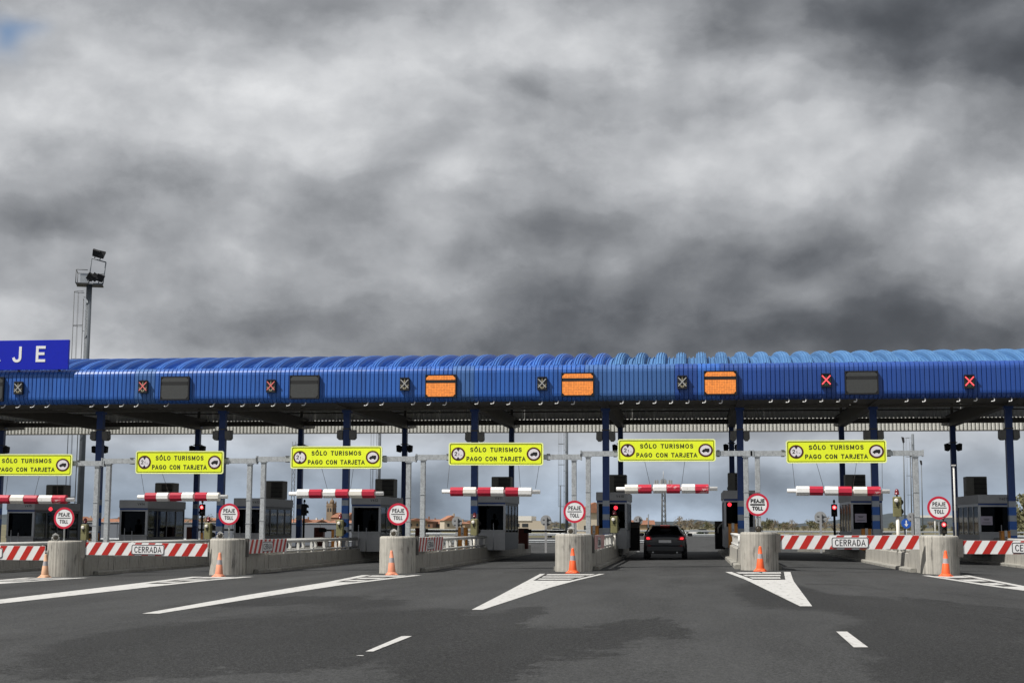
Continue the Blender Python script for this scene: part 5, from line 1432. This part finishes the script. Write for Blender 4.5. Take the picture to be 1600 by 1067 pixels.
# trees: tapered trunk, limbs, leaf clumps scattered through an uneven crown
bark = mat('bark', (.07, .055, .04), .9)
leafs = {'olive': mat('olive_foliage', (.12, .115, .058), .9, var=.5, scale=.6, rand=.25), 'bare': mat('bare_twigs', (.21, .17, .115), .9, var=.4, scale=.6, rand=.25), 'dark': mat('dark_foliage', (.028, .042, .020), .9, var=.5, scale=.8, rand=.25), 'green': mat('green_foliage', (.06, .085, .028), .9, var=.5, scale=.6, rand=.2)}
def tree_proto(kind, seed, H, Wd, n, lab, leaf):
    r = random.Random(seed)
    t = thing('tree', lab, 'tree', (0, 0, 0), 0, 'trees and bushes beyond the toll plaza')
    m = MB(); m.tube((0, 0, -.5), (r.uniform(-.1, .1), 0, H * .45), H * .03, 6, H * .016); limbs = []
    for q in range(7):
        a = r.uniform(0, 6.28); z0 = H * r.uniform(.18, .42); e = Vector((math.cos(a) * Wd * .4, math.sin(a) * Wd * .4, z0 + H * r.uniform(.2, .45)))
        m.tube((0, 0, z0), e, H * .014, 4, H * .004); limbs.append(e)
    m.build('trunk', bark, t)
    m = MB(); cl = [Vector((r.gauss(0, .24) * Wd, r.gauss(0, .24) * Wd, H * r.uniform(.30, .95))) for _ in range(16)] + limbs
    for q in range(n):
        c = r.choice(cl); p = c + Vector((r.gauss(0, .10) * Wd, r.gauss(0, .10) * Wd, r.gauss(0, .07) * H))
        if p.z < H * .08 or p.z > H * 1.05: continue
        s = leaf * r.uniform(.5, 1.3)
        d1 = Vector((r.gauss(0, 1), r.gauss(0, 1), r.gauss(0, 1))).normalized(); d2 = d1.cross(Vector((r.gauss(0, 1), r.gauss(0, 1), r.gauss(0, 1)))).normalized()
        m.add([p - d1 * s, p + d2 * s * .5, p + d1 * s, p - d2 * s * .45], [(0, 1, 2, 3)])
    m.build('crown', leafs[kind], t)
    return t
TL = {'bare': 'bare brownish tree in the belt beyond the far road', 'olive': 'olive leafed tree in the belt beyond the far road', 'dark': 'round dark bush at the edge of the far road', 'green': 'green tree at the right edge of the photo'}
protos = {}
for kd, H, Wd, n, lf in (('bare', 6.5, 5.5, 420, .32), ('olive', 5.5, 6.0, 520, .42), ('dark', 3.2, 3.6, 420, .34)):
    protos[kd] = [tree_proto(kd, 5 + q, H * (1 + .2 * q), Wd, n, TL[kd], lf) for q in range(2)]
used = set()
def put_tree(kd, px, Y, s, lab=None):
    q = rnd.randrange(2); src = protos[kd][q]; c = at(px, 820, Y); loc = (c.x, Y, crown(c.x) if Y < 225 else far_z(Y) - .1)
    if (kd, q) in used: o = dup(src, loc, lab or TL[kd])
    else: used.add((kd, q)); o = src; o.location = loc; o['label'] = lab or TL[kd]
    o.scale = (s * rnd.uniform(.85, 1.25), s, s * rnd.uniform(.8, 1.15)); o.rotation_euler = (0, 0, rnd.uniform(0, 6.28))
bpy.context.view_layer.update()
tr = random.Random(3)
for px in list(range(1062, 1290, 5)): put_tree(tr.choice(['bare', 'bare', 'olive']), px + tr.uniform(-3, 3), tr.uniform(420, 640), tr.uniform(.32, .68))
for px in range(1290, 1640, 11): put_tree(tr.choice(['olive', 'olive', 'bare', 'dark']), px + tr.uniform(-4, 4), tr.uniform(380, 620), tr.uniform(.38, .66))
for px in range(836, 935, 10): put_tree(tr.choice(['bare', 'olive']), px + tr.uniform(-3, 3), tr.uniform(430, 600), tr.uniform(.34, .55))
for px in list(range(215, 345, 10)) + list(range(100, 190, 16)): put_tree(tr.choice(['bare', 'olive', 'dark']), px + tr.uniform(-3, 3), tr.uniform(350, 560), tr.uniform(.35, .65))
for px, Y, s in ((1064, 250, .75), (1093, 255, .55), (1119, 240, .5), (1197, 230, .5), (1212, 235, .45), (1240, 228, .5), (1018, 250, .6), (1255, 240, .4)): put_tree('dark', px, Y, s)
for px, Y, s in ((1590, 260, 1.1), (1610, 250, 1.3), (1578, 280, .8)): put_tree('olive', px, Y, s, 'olive tree standing at the right edge of the photo')
for l in list(protos.values()):
    for o in l:
        if o.location.length < 1:      # a kind that was never placed
            for c_ in list(o.children): bpy.data.objects.remove(c_)
            bpy.data.objects.remove(o)
# hills
hill_m = mat('wooded_hill', (.040, .052, .060), .95, var=.3, scale=.01)
def hill(x0, x1, Y, hpx, seed, name):
    r = random.Random(seed); m = MB(); rows = [[], [], []]
    n = 50
    for k in range(n + 1):
        px = x0 + (x1 - x0) * k / n; f = k / n
        h = hpx * (math.sin(math.pi * min(max(f, 0), 1)) ** .6) * (1 + .16 * math.sin(f * 17 + seed) + .08 * math.sin(f * 43 + seed * 2) + r.uniform(-.04, .04))
        c = at(px, 822, Y); z = CAMH + h / FPX * Y
        rows[0].append((c.x, Y - 700, -3)); rows[1].append((c.x * 1.02, Y, z)); rows[2].append((c.x * 1.1, Y + 1200, -3))
    m.loft(rows, closed=False, smooth=True); struct(m.build(name, hill_m))
hill(1225, 1720, 4200, 20, 3, 'hill'); hill(80, 560, 4800, 13, 8, 'hill'); hill(840, 1300, 5200, 9, 5, 'hill'); hill(-300, 240, 4500, 16, 9, 'hill'); hill(480, 940, 6000, 11, 2, 'hill')
